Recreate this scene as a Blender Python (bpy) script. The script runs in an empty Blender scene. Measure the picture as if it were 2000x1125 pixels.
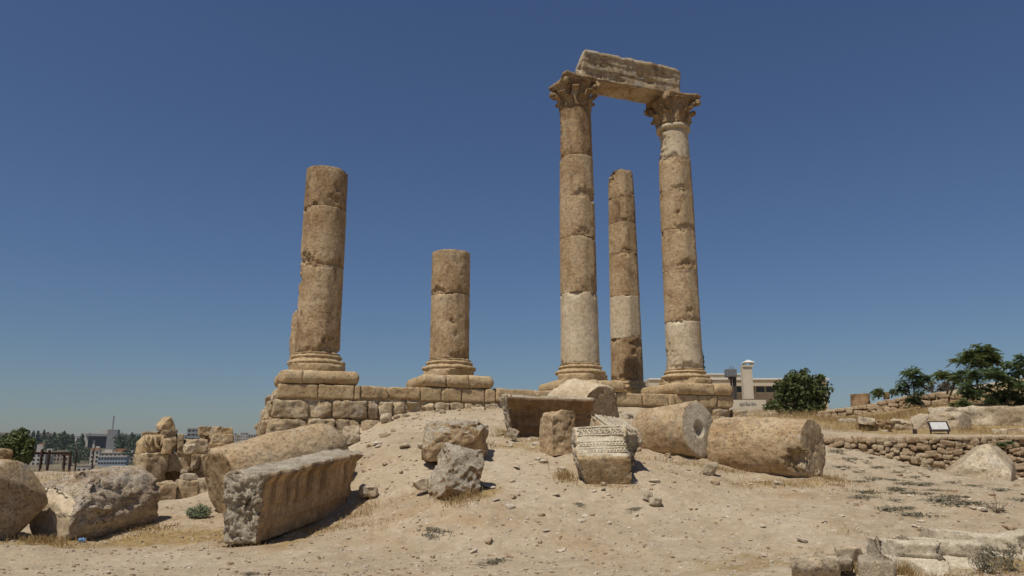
import bpy, math, random
import numpy as np
from mathutils import Vector, Matrix, Quaternion

scene = bpy.context.scene
COL = scene.collection
R = math.radians

# ------------------------------------------------------------------ camera
FPX, PITCH, EYE = 1450.0, R(12.2), 1.65
cam_d = bpy.data.cameras.new('camera')
cam_d.sensor_width = 36.0
cam_d.lens = FPX / 2000.0 * 36.0
cam_d.clip_start, cam_d.clip_end = 0.1, 9000.0
cam = bpy.data.objects.new('camera', cam_d)
COL.objects.link(cam)
cam.location = (0, 0, EYE)
cam.rotation_euler = (R(90) + PITCH, 0, 0)
scene.camera = cam

# ------------------------------------------------------------------ sky, sun, exposure
SUN_EL = R(62.0)
SUN_AZ = math.atan2(-0.58, -0.81)          # bearing of the sun measured from +Y towards +X
s_dir = Vector((math.sin(SUN_AZ) * math.cos(SUN_EL), math.cos(SUN_AZ) * math.cos(SUN_EL), math.sin(SUN_EL)))
world = bpy.data.worlds.new('World')
scene.world = world
world.use_nodes = True
wn = world.node_tree
bg = wn.nodes['Background']
sky = wn.nodes.new('ShaderNodeTexSky')
sky.sky_type = 'NISHITA'
sky.sun_disc = False
sky.sun_elevation = SUN_EL
sky.sun_rotation = SUN_AZ
sky.altitude = 900.0
sky.air_density = 1.3
sky.dust_density = 1.0
sky.ozone_density = 10.0
hs = wn.nodes.new('ShaderNodeHueSaturation')
hs.inputs['Saturation'].default_value = 0.98
hs.inputs['Hue'].default_value = 0.505
wn.links.new(sky.outputs['Color'], hs.inputs['Color'])
wn.links.new(hs.outputs['Color'], bg.inputs['Color'])
bg.inputs['Strength'].default_value = 0.057
sun_d = bpy.data.lights.new('sun', 'SUN')
sun_d.energy = 3.7
sun_d.angle = R(0.53)
sun_d.color = (1.0, 0.95, 0.87)
sun = bpy.data.objects.new('sun', sun_d)
COL.objects.link(sun)
sun.rotation_mode = 'QUATERNION'
sun.rotation_quaternion = s_dir.to_track_quat('Z', 'Y')
sun.location = (-30, -10, 60)
HAZE = 0.0001
vs = scene.view_settings
vs.view_transform = 'Standard'
vs.look = 'None'
vs.exposure = 0.05
vs.gamma = 1.0
scene.cycles.max_bounces = 6
scene.cycles.volume_bounces = 0

# ------------------------------------------------------------------ pixel geometry (photo is 2000 x 1125)
CP, SP = math.cos(PITCH), math.sin(PITCH)
def P(px, py, D):
    dx = (px - 1000) / FPX; dv = (562.5 - py) / FPX
    t = D / (CP - dv * SP)
    return Vector((dx * t, D, EYE + t * (SP + dv * CP)))
def PXM(py, D):
    dv = (562.5 - py) / FPX
    return FPX / (D / (CP - dv * SP))

# ------------------------------------------------------------------ numpy noise
def _hash(ix, iy, iz, seed):
    h = (ix.astype(np.uint32) * np.uint32(374761393) + iy.astype(np.uint32) * np.uint32(668265263)
         + iz.astype(np.uint32) * np.uint32(2147483647) + np.uint32((seed * 974711 + 12345) & 0xffffffff))
    h = (h ^ (h >> np.uint32(13))) * np.uint32(1274126177)
    h = h ^ (h >> np.uint32(16))
    h = h * np.uint32(2246822519)
    return h ^ (h >> np.uint32(15))
_G = np.array([[1,1,0],[-1,1,0],[1,-1,0],[-1,-1,0],[1,0,1],[-1,0,1],[1,0,-1],[-1,0,-1],[0,1,1],[0,-1,1],[0,1,-1],[0,-1,-1],[1,1,0],[-1,1,0],[0,-1,1],[0,-1,-1]], float)
def pnoise(p, seed=0):
    p = np.asarray(p, float)
    i = np.floor(p).astype(np.int64); f = p - i
    u = f * f * f * (f * (f * 6 - 15) + 10)
    out = np.zeros(len(p))
    with np.errstate(over='ignore'):
        for dx in (0, 1):
            wx = u[:, 0] if dx else 1 - u[:, 0]
            for dy in (0, 1):
                wy = u[:, 1] if dy else 1 - u[:, 1]
                for dz in (0, 1):
                    wz = u[:, 2] if dz else 1 - u[:, 2]
                    g = _G[_hash(i[:, 0] + dx, i[:, 1] + dy, i[:, 2] + dz, seed) & np.uint32(15)]
                    d = g[:, 0] * (f[:, 0] - dx) + g[:, 1] * (f[:, 1] - dy) + g[:, 2] * (f[:, 2] - dz)
                    out += wx * wy * wz * d
    return out
def fbm(p, seed=0, octv=4, rough=0.5):
    a, s, t = 1.0, np.zeros(len(p)), 0.0
    q = np.asarray(p, float).copy()
    for k in range(octv):
        s += a * pnoise(q, seed + k * 17); t += a
        a *= rough; q = q * 2.03 + 3.7
    return s / t * 1.6
def sstep(a, b, x):
    t = np.clip((np.asarray(x, float) - a) / (b - a), 0, 1)
    return t * t * (3 - 2 * t)

# ------------------------------------------------------------------ mesh helpers
def mk(name, V, F, mat, parent=None, M=None, smooth=True, fmat=None, sharp=0):
    me = bpy.data.meshes.new(name)
    V = np.asarray(V, float)
    me.from_pydata(V.tolist(), [], [tuple(int(i) for i in f) for f in F])
    mats = mat if isinstance(mat, (list, tuple)) else [mat]
    for m in mats: me.materials.append(m)
    if fmat is not None:
        me.polygons.foreach_set('material_index', np.asarray(fmat, np.int32))
    if smooth:
        me.polygons.foreach_set('use_smooth', np.ones(len(me.polygons), bool))
    me.update()
    if smooth and sharp: me.set_sharp_from_angle(angle=R(sharp))
    o = bpy.data.objects.new(name, me)
    COL.objects.link(o)
    if parent is not None: o.parent = parent
    if M is not None: o.matrix_local = M
    return o
def tag(o, label=None, cat=None, group=None, kind=None):
    if label: o['label'] = label
    if cat: o['category'] = cat
    if group: o['group'] = group
    if kind: o['kind'] = kind
    return o
def empty(name, loc, rz=0.0):
    o = bpy.data.objects.new(name, None)
    o.empty_display_size = 0.2
    COL.objects.link(o)
    o.location = loc; o.rotation_euler = (0, 0, rz)
    return o
def vnorm(V, F):
    N = np.zeros_like(V)
    Q = np.array([f if len(f) == 4 else (f[0], f[1], f[2], f[2]) for f in F], int)
    n = np.cross(V[Q[:, 2]] - V[Q[:, 0]], V[Q[:, 3]] - V[Q[:, 1]])
    for k in range(4): np.add.at(N, Q[:, k], n)
    return N / (np.linalg.norm(N, axis=1, keepdims=True) + 1e-12)
def merge(parts):
    Vs, Fs, off = [], [], 0
    for V, F in parts:
        Vs.append(np.asarray(V, float)); Fs += [tuple(i + off for i in f) for f in F]; off += len(V)
    return np.vstack(Vs), Fs
def xf(V, loc=(0, 0, 0), rz=0.0, s=1.0, rot=None):
    V = np.asarray(V, float) * s
    if rot is not None: V = V @ np.array(rot.to_3x3()).T
    if rz:
        c, n = math.cos(rz), math.sin(rz)
        V = np.column_stack([V[:, 0] * c - V[:, 1] * n, V[:, 0] * n + V[:, 1] * c, V[:, 2]])
    return V + np.array(loc)
def box(sx, sy, sz, c=(0, 0, 0)):
    x, y, z = sx / 2, sy / 2, sz / 2
    V = np.array([(-x,-y,-z),(x,-y,-z),(x,y,-z),(-x,y,-z),(-x,-y,z),(x,-y,z),(x,y,z),(-x,y,z)], float) + np.array(c)
    return V, [(0,3,2,1),(4,5,6,7),(0,1,5,4),(1,2,6,5),(2,3,7,6),(3,0,4,7)]
def tube(pts, rads, n=8):
    pts = [Vector(p) for p in pts]
    V, F = [], []
    for i, p in enumerate(pts):
        d = (pts[min(i + 1, len(pts) - 1)] - pts[max(i - 1, 0)]).normalized()
        a = d.orthogonal().normalized(); b = d.cross(a)
        if i and abs(d.z) > .5:
            a = Vector((1, 0, 0)); a = (a - d * a.dot(d)).normalized(); b = d.cross(a)
        elif abs(d.z) > .5:
            a = Vector((1, 0, 0)); a = (a - d * a.dot(d)).normalized(); b = d.cross(a)
        for k in range(n):
            t = 2 * math.pi * k / n
            V.append(p + (a * math.cos(t) + b * math.sin(t)) * rads[i])
    for i in range(len(pts) - 1):
        for k in range(n):
            F.append((i*n+k, i*n+(k+1)%n, (i+1)*n+(k+1)%n, (i+1)*n+k))
    F.append(tuple(range(n - 1, -1, -1))); F.append(tuple(range((len(pts)-1)*n, len(pts)*n)))
    return np.array([tuple(v) for v in V]), F
def roundbox(sx, sy, sz, r, cell, rng=None):
    """box with rounded edges, all faces gridded, vertices shared"""
    h = np.array([sx, sy, sz]) / 2
    r = min(r, h.min() * .95)
    def ax(L):
        n = max(4, int(round(L / cell)))
        t = np.linspace(-L / 2, L / 2, n + 1)
        return t
    A = [ax(sx), ax(sy), ax(sz)]
    idx, V, F = {}, [], []
    def vid(i, j, k):
        key = (i, j, k)
        if key not in idx:
            idx[key] = len(V); V.append((A[0][i], A[1][j], A[2][k]))
        return idx[key]
    n0, n1, n2 = len(A[0]) - 1, len(A[1]) - 1, len(A[2]) - 1
    for k, flip in ((0, True), (n2, False)):
        for i in range(n0):
            for j in range(n1):
                q = (vid(i,j,k), vid(i+1,j,k), vid(i+1,j+1,k), vid(i,j+1,k)); F.append(q[::-1] if flip else q)
    for j, flip in ((0, False), (n1, True)):
        for i in range(n0):
            for k in range(n2):
                q = (vid(i,j,k), vid(i+1,j,k), vid(i+1,j,k+1), vid(i,j,k+1)); F.append(q[::-1] if flip else q)
    for i, flip in ((0, True), (n0, False)):
        for j in range(n1):
            for k in range(n2):
                q = (vid(i,j,k), vid(i,j+1,k), vid(i,j+1,k+1), vid(i,j,k+1)); F.append(q[::-1] if flip else q)
    V = np.array(V)
    inner = np.clip(V, -(h - r), h - r)
    d = V - inner
    L = np.linalg.norm(d, axis=1, keepdims=True)
    V = np.where(L > 1e-9, inner + d / (L + 1e-12) * r, V)
    return V, F
def cut(V, n, depth):
    """break a flat facet off: everything beyond the plane is pressed on to it"""
    n = np.asarray(n, float); n = n / np.linalg.norm(n)
    t = V @ n
    d = t.max() - depth
    return V - np.outer(np.maximum(t - d, 0), n) * .98
def crag(V, F, amp, seed, freq=4.0, pits=1.0):
    """weathered stone surface: broad swelling, broken ledges, sharp-edged hollows and pits"""
    N = vnorm(V, F)
    n1 = fbm(V * freq + seed * 3.1, seed + 5, 5, .58)
    w = fbm(V * freq * .8 + seed * 1.7, seed + 8, 3, .5)
    hol = sstep(.18, .30, w)                                   # scooped hollows with a crisp rim
    led = fbm(V * np.array([1, 1, 2.6]) * freq * .9 + n1[:, None] * .25 + seed, seed + 11, 2)
    led = (np.floor(led * 5) / 5)                              # split layers
    pt = sstep(.25, .42, fbm(V * freq * 4.2 + seed, seed + 13, 2))
    return V + N * (amp * (1.0 * n1 - .9 * hol + .55 * led) - pits * amp * .45 * pt)[:, None]
def rock(sx, sy, sz, seed, r=.06, cell=.05, cuts=4, cd=.16, amp=.02, freq=4.0, taper=0.0):
    rg = np.random.default_rng(seed)
    V, F = roundbox(sx, sy, sz, r * .45, cell)
    if taper:
        k = 1 - taper * (V[:, 2] / sz + .5)
        V[:, 0] *= k; V[:, 1] *= k
    m = min(sx, sy, sz)
    V = V + (m * .07 * np.column_stack([fbm(V * 1.3 / m + seed * 1.3 + k * 9, seed + k, 2) for k in range(3)]))
    for _ in range(cuts):
        n = rg.choice([-1, 1], 3) * (0.35 + rg.random(3))
        V = cut(V, n, m * cd * (0.4 + rg.random()))
    for _ in range(cuts * 2):                                  # knocked edges
        n = rg.choice([-1, 0, 1], 3) + rg.normal(size=3) * .25
        V = cut(V, n, m * .05 * (0.3 + rg.random()))
    return crag(V, F, amp, seed, freq), F
def lathe(prof, n=72, capt=True, capb=True):
    """prof: list of (r, z) bottom to top"""
    prof = np.asarray(prof, float); m = len(prof)
    t = np.linspace(0, 2 * math.pi, n, endpoint=False)
    V = np.zeros((m * n, 3))
    for i in range(m):
        V[i*n:(i+1)*n] = np.column_stack([prof[i, 0] * np.cos(t), prof[i, 0] * np.sin(t), np.full(n, prof[i, 1])])
    F = []
    for i in range(m - 1):
        for k in range(n):
            F.append((i*n+k, i*n+(k+1)%n, (i+1)*n+(k+1)%n, (i+1)*n+k))
    V = list(map(tuple, V))
    def cap(base, r, z, up):
        prev = base
        for f in (.88, .76, .64, .52, .40, .28, .16, .06):
            st = len(V)
            for k in range(n): V.append((r*f*math.cos(t[k]), r*f*math.sin(t[k]), z))
            for k in range(n):
                q = (prev+k, prev+(k+1)%n, st+(k+1)%n, st+k); F.append(q if up else q[::-1])
            prev = st
        c = len(V); V.append((0, 0, z))
        for k in range(n):
            q = (prev+k, prev+(k+1)%n, c); F.append(q if up else q[::-1])
    if capt: cap((m-1)*n, prof[-1, 0], prof[-1, 1], True)
    if capb: cap(0, prof[0, 0], prof[0, 1], False)
    return np.array(V), F
def drum_mesh(r0, r1, L, seed, chips=(), hole=None, amp=.012, edge=.028, nchip=5, n=84, sharp=True, big=0.0):
    """one column drum, axis +Z from 0 to L; chips: (angle deg, z, half-angle deg, half-z, depth)"""
    rg = np.random.default_rng(seed)
    nz = max(8, int(L / .045))
    zs = np.linspace(edge, L - edge, nz)
    prof = [(r0 - edge * 1.1, 0), (r0 - edge * .35, edge * .3)] + [(r0 + (r1 - r0) * z / L, z) for z in zs] + [(r1 - edge * .35, L - edge * .3), (r1 - edge * 1.1, L)]
    V, F = lathe(prof, n)
    th = np.arctan2(V[:, 1], V[:, 0]); rr = np.hypot(V[:, 0], V[:, 1])
    side = rr > .75 * min(r0, r1)
    C = list(chips)
    for _ in range(nchip):
        top = rg.random() < .5
        C.append((rg.uniform(0, 360), L - rg.uniform(0, .05) if top else rg.uniform(0, .05), rg.uniform(8, 34), rg.uniform(.04, .16), rg.uniform(.02, .075)))
    wob = fbm(V * 6 + seed, seed + 3, 4, .65)
    dep = np.zeros(len(V))
    for a, z, ha, hz_, d in C:
        da = (th - R(a) + math.pi) % (2 * math.pi) - math.pi
        q = np.sqrt((da / R(ha)) ** 2 + ((V[:, 2] - z) / hz_) ** 2) + wob * 1.1
        dep = np.maximum(dep, d * sstep(1.0, .80, q))
    sc = np.where(side, (rr - dep) / np.maximum(rr, 1e-6), 1.0)
    inner = ~side
    V[:, 0] *= sc; V[:, 1] *= sc
    N = vnorm(V, F)
    hol = sstep(.22, .34, fbm(V * 3.1 + seed * 2.3, seed + 40, 3)) + .6 * sstep(.28, .40, fbm(V * 8 + seed, seed + 41, 2))
    d = amp * fbm(V * 2.2 + seed * 1.9, seed, 3) * 1.2 + amp * 1.0 * fbm(V * 9 + seed, seed + 9, 4, .62) - amp * .9 * hol + big * fbm(V * 1.3 + seed * .7, seed + 2, 2)
    rgh = np.clip(dep * 12, 0, 1) * .026 * fbm(V * 16, seed + 21, 3)
    V = V + N * ((d + rgh) * np.where(side, 1.0, .55))[:, None]
    if hole:
        w, dp = hole
        top = V[:, 2] > L - edge * .9
        # sink the inner cap rings into a socket
        rr2 = np.hypot(V[:, 0], V[:, 1])
        V[:, 2] = np.where(top & (rr2 < w), V[:, 2] - dp, V[:, 2])
    return V, F
def prism(prof, L, cell, seed, amp=.012, freq=5, capamp=.03, rings=6, taper=None):
    """profile (y,z) counter-clockwise seen from +X, extruded along X from 0 to L"""
    prof = np.asarray(prof, float); pts = []
    m = len(prof)
    for i in range(m):
        a, b = prof[i], prof[(i + 1) % m]
        k = max(1, int(round(np.linalg.norm(b - a) / cell)))
        for j in range(k): pts.append(a + (b - a) * j / k)
    pts = np.array(pts); m = len(pts)
    nx = max(3, int(round(L / cell)))
    xs = np.linspace(0, L, nx + 1)
    V = []
    for x in xs:
        for p in pts: V.append((x, p[0], p[1]))
    F = []
    for i in range(nx):
        for k in range(m):
            F.append((i*m+k, (i+1)*m+k, (i+1)*m+(k+1)%m, i*m+(k+1)%m))
    c = pts.mean(0)
    cap_from = len(V)
    for base, x, up in ((0, 0.0, False), (nx * m, L, True)):
        prev = base
        for r_ in range(1, rings):
            f = 1 - r_ / rings
            st = len(V)
            for p in pts:
                q = c + (p - c) * f
                V.append((x, q[0], q[1]))
            for k in range(m):
                q = (prev+k, st+k, st+(k+1)%m, prev+(k+1)%m); F.append(q if up else q[::-1])
            prev = st
        ci = len(V); V.append((x, c[0], c[1]))
        for k in range(m):
            q = (prev+k, ci, prev+(k+1)%m); F.append(q if up else q[::-1])
    V = np.array(V)
    F = [f[::-1] for f in F]
    N = vnorm(V, F)
    # orientation check
    if (N[:nx*m] * (V[:nx*m] - np.array([L/2, c[0], c[1]]))).sum() < 0:
        F = [f[::-1] for f in F]; N = -N
    a = np.full(len(V), amp)
    endness = np.clip(1 - np.minimum(V[:, 0], L - V[:, 0]) / .06, 0, 1)
    a = a + (capamp - amp) * endness
    hol = sstep(.20, .32, fbm(V * freq * .8 + seed, seed + 7, 3))
    V = V + N * (a * (fbm(V * freq + seed, seed, 5, .62) - .8 * hol) + amp * 1.2 * fbm(V * 1.4 + seed, seed + 4, 2))[:, None]
    capmask = np.zeros(len(F), int)
    capmask[nx * m:] = 1
    return V, F, capmask

# ------------------------------------------------------------------ materials
def newmat(name):
    m = bpy.data.materials.new(name); m.use_nodes = True
    nt = m.node_tree
    b = nt.nodes['Principled BSDF']
    b.inputs['Roughness'].default_value = .92
    b.inputs['Specular IOR Level'].default_value = .12
    return m, nt, b
def nd(nt, t, **kw):
    n = nt.nodes.new(t)
    for k, v in kw.items(): setattr(n, k, v)
    return n
def mixc(nt, fac, a, b, mode='MIX'):
    n = nd(nt, 'ShaderNodeMix', data_type='RGBA', blend_type=mode)
    for s, v in (('Factor', fac), ('A', a), ('B', b)):
        i = [q for q in n.inputs if q.name == s and (q.type == 'RGBA' if s != 'Factor' else q.type == 'VALUE')][0]
        if hasattr(v, 'node'): nt.links.new(v, i)
        else: i.default_value = v if s == 'Factor' else (v[0], v[1], v[2], 1)
    return [q for q in n.outputs if q.type == 'RGBA'][0]
def ramp(nt, src, stops):
    n = nd(nt, 'ShaderNodeValToRGB')
    e = n.color_ramp.elements
    while len(e) < len(stops): e.new(.5)
    for i, (p, c) in enumerate(stops):
        e[i].position = p
        e[i].color = (c, c, c, 1) if not hasattr(c, '__len__') else (c[0], c[1], c[2], 1)
    nt.links.new(src, n.inputs['Fac'])
    return n.outputs['Color']
def noise(nt, vec, scale, detail=6, rough=.6, dist=0.0):
    n = nd(nt, 'ShaderNodeTexNoise')
    n.inputs['Scale'].default_value = scale; n.inputs['Detail'].default_value = detail
    n.inputs['Roughness'].default_value = rough; n.inputs['Distortion'].default_value = dist
    nt.links.new(vec, n.inputs['Vector'])
    return n.outputs['Fac']
def objvec(nt, rnd=40.0, scale=None):
    tc = nd(nt, 'ShaderNodeTexCoord'); oi = nd(nt, 'ShaderNodeObjectInfo')
    a = nd(nt, 'ShaderNodeVectorMath', operation='SCALE')
    cx = nd(nt, 'ShaderNodeCombineXYZ')
    for k in range(3): nt.links.new(oi.outputs['Random'], cx.inputs[k])
    nt.links.new(cx.outputs[0], a.inputs[0]); a.inputs['Scale'].default_value = rnd
    b = nd(nt, 'ShaderNodeVectorMath', operation='ADD')
    nt.links.new(tc.outputs['Object'], b.inputs[0]); nt.links.new(a.outputs[0], b.inputs[1])
    if scale:
        c = nd(nt, 'ShaderNodeVectorMath', operation='MULTIPLY')
        nt.links.new(b.outputs[0], c.inputs[0]); c.inputs[1].default_value = scale
        return c.outputs[0]
    return b.outputs[0]
def stone_mat(name, dark, mid, light, stain=(.22, .13, .065), stain_amt=.7, st_lo=.56, crust=None, crust_lo=.58, pit=.5, bump=.55, scale=1.0, streak=None, mottle=.45):
    wm_ = lambda c: (c[0] * 1.09, c[1] * 1.09, c[2] * 1.03)
    dark, mid, light, stain = map(wm_, (dark, mid, light, stain))
    m, nt, b = newmat(name)
    v = objvec(nt)
    n1 = noise(nt, v, 1.1 * scale, 7, .62, .4)
    col = ramp(nt, n1, [(.30, dark), (.5, mid), (.70, light)])
    if stain_amt:
        vs_ = objvec(nt, 23.0, (1.5 * scale, 1.5 * scale, .8 * scale))
        n3 = noise(nt, vs_, 1.3, 9, .68, .8)
        f = ramp(nt, n3, [(st_lo - .05, 0.0), (st_lo + .10, stain_amt)])
        col = mixc(nt, f, col, stain)
    if crust:
        n4 = noise(nt, objvec(nt, 31.0), 2.6 * scale, 10, .72, .2)
        f = ramp(nt, n4, [(crust_lo - .06, 0.0), (crust_lo + .05, .85)])
        col = mixc(nt, f, col, crust)
    if streak:
        vk = objvec(nt, 11.0, (streak, .4, .25))
        nk = noise(nt, vk, 1.0, 4, .6, .3)
        f = ramp(nt, nk, [(.46, 0.0), (.56, .62)])
        sx = nd(nt, 'ShaderNodeSeparateXYZ'); nt.links.new(nd(nt, 'ShaderNodeTexCoord').outputs['Object'], sx.inputs[0])
        wz = nd(nt, 'ShaderNodeMath', operation='MULTIPLY_ADD'); wz.inputs[1].default_value = .35
        nt.links.new(noise(nt, v, 2.5, 4), wz.inputs[0]); nt.links.new(sx.outputs['Z'], wz.inputs[2])
        zr = ramp(nt, wz.outputs[0], [(.55, .25), (.70, 1.0)])
        ff = nd(nt, 'ShaderNodeMath', operation='MULTIPLY'); nt.links.new(f, ff.inputs[0]); nt.links.new(zr, ff.inputs[1])
        col = mixc(nt, ff.outputs[0], col, (.10, .062, .035))
    n2 = noise(nt, v, 9 * scale, 10, .75)
    k = ramp(nt, n2, [(.30, .56), (.5, 1.0), (.70, 1.26)])
    col = mixc(nt, 1.0, col, k, 'MULTIPLY')
    nf = noise(nt, v, 38, 5, .8)
    kf = ramp(nt, nf, [(.30, .72), (.5, 1.0), (.70, 1.22)])
    col = mixc(nt, 1.0, col, kf, 'MULTIPLY')
    ng = noise(nt, objvec(nt, 17.0, (1.0, 1.0, .55)), 3.4 * scale, 10, .78, .3)
    fg_ = ramp(nt, ng, [(.56, 0.0), (.63, mottle)])
    col = mixc(nt, fg_, col, (.20, .165, .13))
    np_ = noise(nt, v, 20 * scale, 6, .75)
    pt = ramp(nt, np_, [(.34, 1 - pit), (.44, 1.0)])
    col = mixc(nt, 1.0, col, pt, 'MULTIPLY')
    nt.links.new(col, b.inputs['Base Color'])
    add = nd(nt, 'ShaderNodeMath', operation='ADD')
    nt.links.new(n2, add.inputs[0])
    ml = nd(nt, 'ShaderNodeMath', operation='MULTIPLY'); ml.inputs[1].default_value = .6
    nt.links.new(pt, ml.inputs[0]); nt.links.new(ml.outputs[0], add.inputs[1])
    bp = nd(nt, 'ShaderNodeBump'); bp.inputs['Strength'].default_value = min(1.0, bump * 1.5); bp.inputs['Distance'].default_value = .05
    nt.links.new(add.outputs[0], bp.inputs['Height']); nt.links.new(bp.outputs[0], b.inputs['Normal'])
    return m
def plain_mat(name, c, var=.2, scale=3.0, rough=.85, bump=.2, spec=.15, dist=.01):
    m, nt, b = newmat(name)
    b.inputs['Roughness'].default_value = rough; b.inputs['Specular IOR Level'].default_value = spec
    v = objvec(nt)
    n = noise(nt, v, scale, 8, .65)
    k = ramp(nt, n, [(.3, 1 - var), (.7, 1 + var)])
    col = mixc(nt, 1.0, c, k, 'MULTIPLY')
    nt.links.new(col, b.inputs['Base Color'])
    bp = nd(nt, 'ShaderNodeBump'); bp.inputs['Strength'].default_value = bump; bp.inputs['Distance'].default_value = dist
    nt.links.new(n, bp.inputs['Height']); nt.links.new(bp.outputs[0], b.inputs['Normal'])
    return m
def leaf_mat(name, c1, c2, scale=1.5, trans=.25):
    m, nt, b = newmat(name)
    b.inputs['Roughness'].default_value = .55; b.inputs['Specular IOR Level'].default_value = .3
    v = objvec(nt)
    n = noise(nt, v, scale, 6, .7)
    col = ramp(nt, n, [(.35, c1), (.65, c2)])
    nt.links.new(col, b.inputs['Base Color'])
    tr = nd(nt, 'ShaderNodeBsdfTranslucent'); nt.links.new(col, tr.inputs['Color'])
    mx = nd(nt, 'ShaderNodeMixShader'); mx.inputs[0].default_value = trans
    nt.links.new(b.outputs[0], mx.inputs[1]); nt.links.new(tr.outputs[0], mx.inputs[2])
    nt.links.new(mx.outputs[0], nt.nodes['Material Output'].inputs['Surface'])
    return m

M_COL = stone_mat('weathered_limestone', (.30, .19, .10), (.42, .295, .175), (.50, .375, .245), stain=(.20, .115, .055), stain_amt=.75, st_lo=.57, crust=(.40, .34, .27), crust_lo=.66)
M_COLP = stone_mat('pale_restored_limestone', (.42, .32, .21), (.50, .40, .28), (.56, .46, .34), stain=(.36, .25, .14), stain_amt=.6, st_lo=.60, pit=.25, bump=.25)
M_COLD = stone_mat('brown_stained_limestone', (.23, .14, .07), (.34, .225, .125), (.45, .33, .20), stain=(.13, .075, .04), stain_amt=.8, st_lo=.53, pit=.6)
M_BASE = stone_mat('tan_moulding_limestone', (.38, .26, .14), (.47, .34, .20), (.53, .41, .27), stain=(.30, .19, .09), stain_amt=.5, st_lo=.58, pit=.4)
M_WALL = stone_mat('ashlar_limestone', (.33, .235, .14), (.44, .33, .21), (.52, .41, .285), stain=(.22, .13, .065), stain_amt=.55, st_lo=.57, crust=(.42, .36, .28), crust_lo=.60, scale=1.4)
M_DRUM = stone_mat('fallen_drum_limestone', (.34, .23, .13), (.46, .335, .205), (.53, .41, .275), stain=(.27, .15, .065), stain_amt=.55, st_lo=.58, crust=(.46, .40, .32), crust_lo=.62)
M_GREY = stone_mat('grey_weathered_limestone', (.40, .325, .23), (.52, .435, .325), (.61, .53, .42), stain=(.22, .16, .10), stain_amt=.55, st_lo=.59, mottle=.3, pit=.55, bump=.8, scale=2.0)
M_DGREY = stone_mat('flaking_drum_limestone', (.38, .28, .19), (.51, .405, .29), (.60, .50, .38), stain=(.25, .14, .065), stain_amt=.7, st_lo=.56, crust=(.48, .41, .33), crust_lo=.55, pit=.6, bump=.9, scale=1.6)
M_CARV = stone_mat('pale_carved_limestone', (.44, .36, .26), (.55, .465, .35), (.62, .54, .43), stain=(.26, .19, .12), stain_amt=.5, st_lo=.60, pit=.35, bump=.4, scale=2.5, mottle=.15)
M_CRUST = stone_mat('rough_broken_limestone', (.38, .30, .21), (.53, .445, .34), (.62, .54, .43), stain=(.20, .14, .085), stain_amt=.6, st_lo=.58, mottle=.3, pit=.65, bump=1.0, scale=3.2)
M_DARK = stone_mat('brown_patina_limestone', (.17, .10, .055), (.27, .17, .095), (.36, .24, .14), stain=(.11, .065, .035), stain_amt=.7, st_lo=.55, pit=.35, bump=.4)
M_CORN = stone_mat('streaked_cornice_limestone', (.32, .205, .11), (.42, .285, .165), (.50, .36, .22), stain=(.20, .115, .055), stain_amt=.5, st_lo=.57, pit=.3, bump=.35, streak=5.2)
M_ROCK = stone_mat('bedrock_limestone', (.36, .275, .18), (.48, .38, .265), (.55, .455, .335), stain=(.24, .15, .08), stain_amt=.55, st_lo=.58, crust=(.45, .39, .31), crust_lo=.60, scale=.8, mottle=.3)
M_RUB = stone_mat('rubble_wall_limestone', (.32, .22, .13), (.43, .32, .21), (.52, .42, .30), stain=(.30, .17, .08), stain_amt=.6, st_lo=.56, scale=2.0)
M_MORT = plain_mat('dusty_mortar', (.20, .145, .09), .25, 8, bump=.5)
M_STONE = stone_mat('loose_stone', (.38, .30, .21), (.49, .40, .29), (.57, .49, .38), stain=(.30, .20, .11), stain_amt=.4, st_lo=.6, scale=4.0)
M_PEB = plain_mat('pebble_limestone', (.50, .42, .31), .22, 3.0, bump=.0)
M_PEBD = plain_mat('brown_pebble', (.36, .26, .165), .25, 3.0, bump=.0)
M_RUST = plain_mat('rusty_iron', (.055, .035, .028), .4, 9, rough=.8)
M_STRAW = leaf_mat('dry_straw', (.34, .22, .085), (.47, .34, .16), 2.0, .3)
M_WEED = leaf_mat('grey_green_weed', (.17, .15, .095), (.27, .24, .16), 3.0, .2)
M_TWIG = plain_mat('dry_twig', (.16, .11, .07), .3, 9)
M_SHRUB = leaf_mat('green_shrub_leaf', (.15, .19, .10), (.25, .29, .17), 6.0)
M_FIG = leaf_mat('fig_leaf', (.042, .060, .013), (.145, .170, .048), 2.6, .25)
M_AIL = leaf_mat('feathery_leaf', (.075, .11, .03), (.19, .21, .065), 1.6, .4)
M_AILD = leaf_mat('dark_feathery_leaf', (.06, .095, .033), (.145, .185, .07), 1.6, .4)
M_PINE = leaf_mat('dark_tree_leaf', (.026, .046, .020), (.075, .105, .042), 1.0, .15)
M_BARK = plain_mat('grey_bark', (.11, .085, .06), .35, 12, bump=.5)

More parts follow.
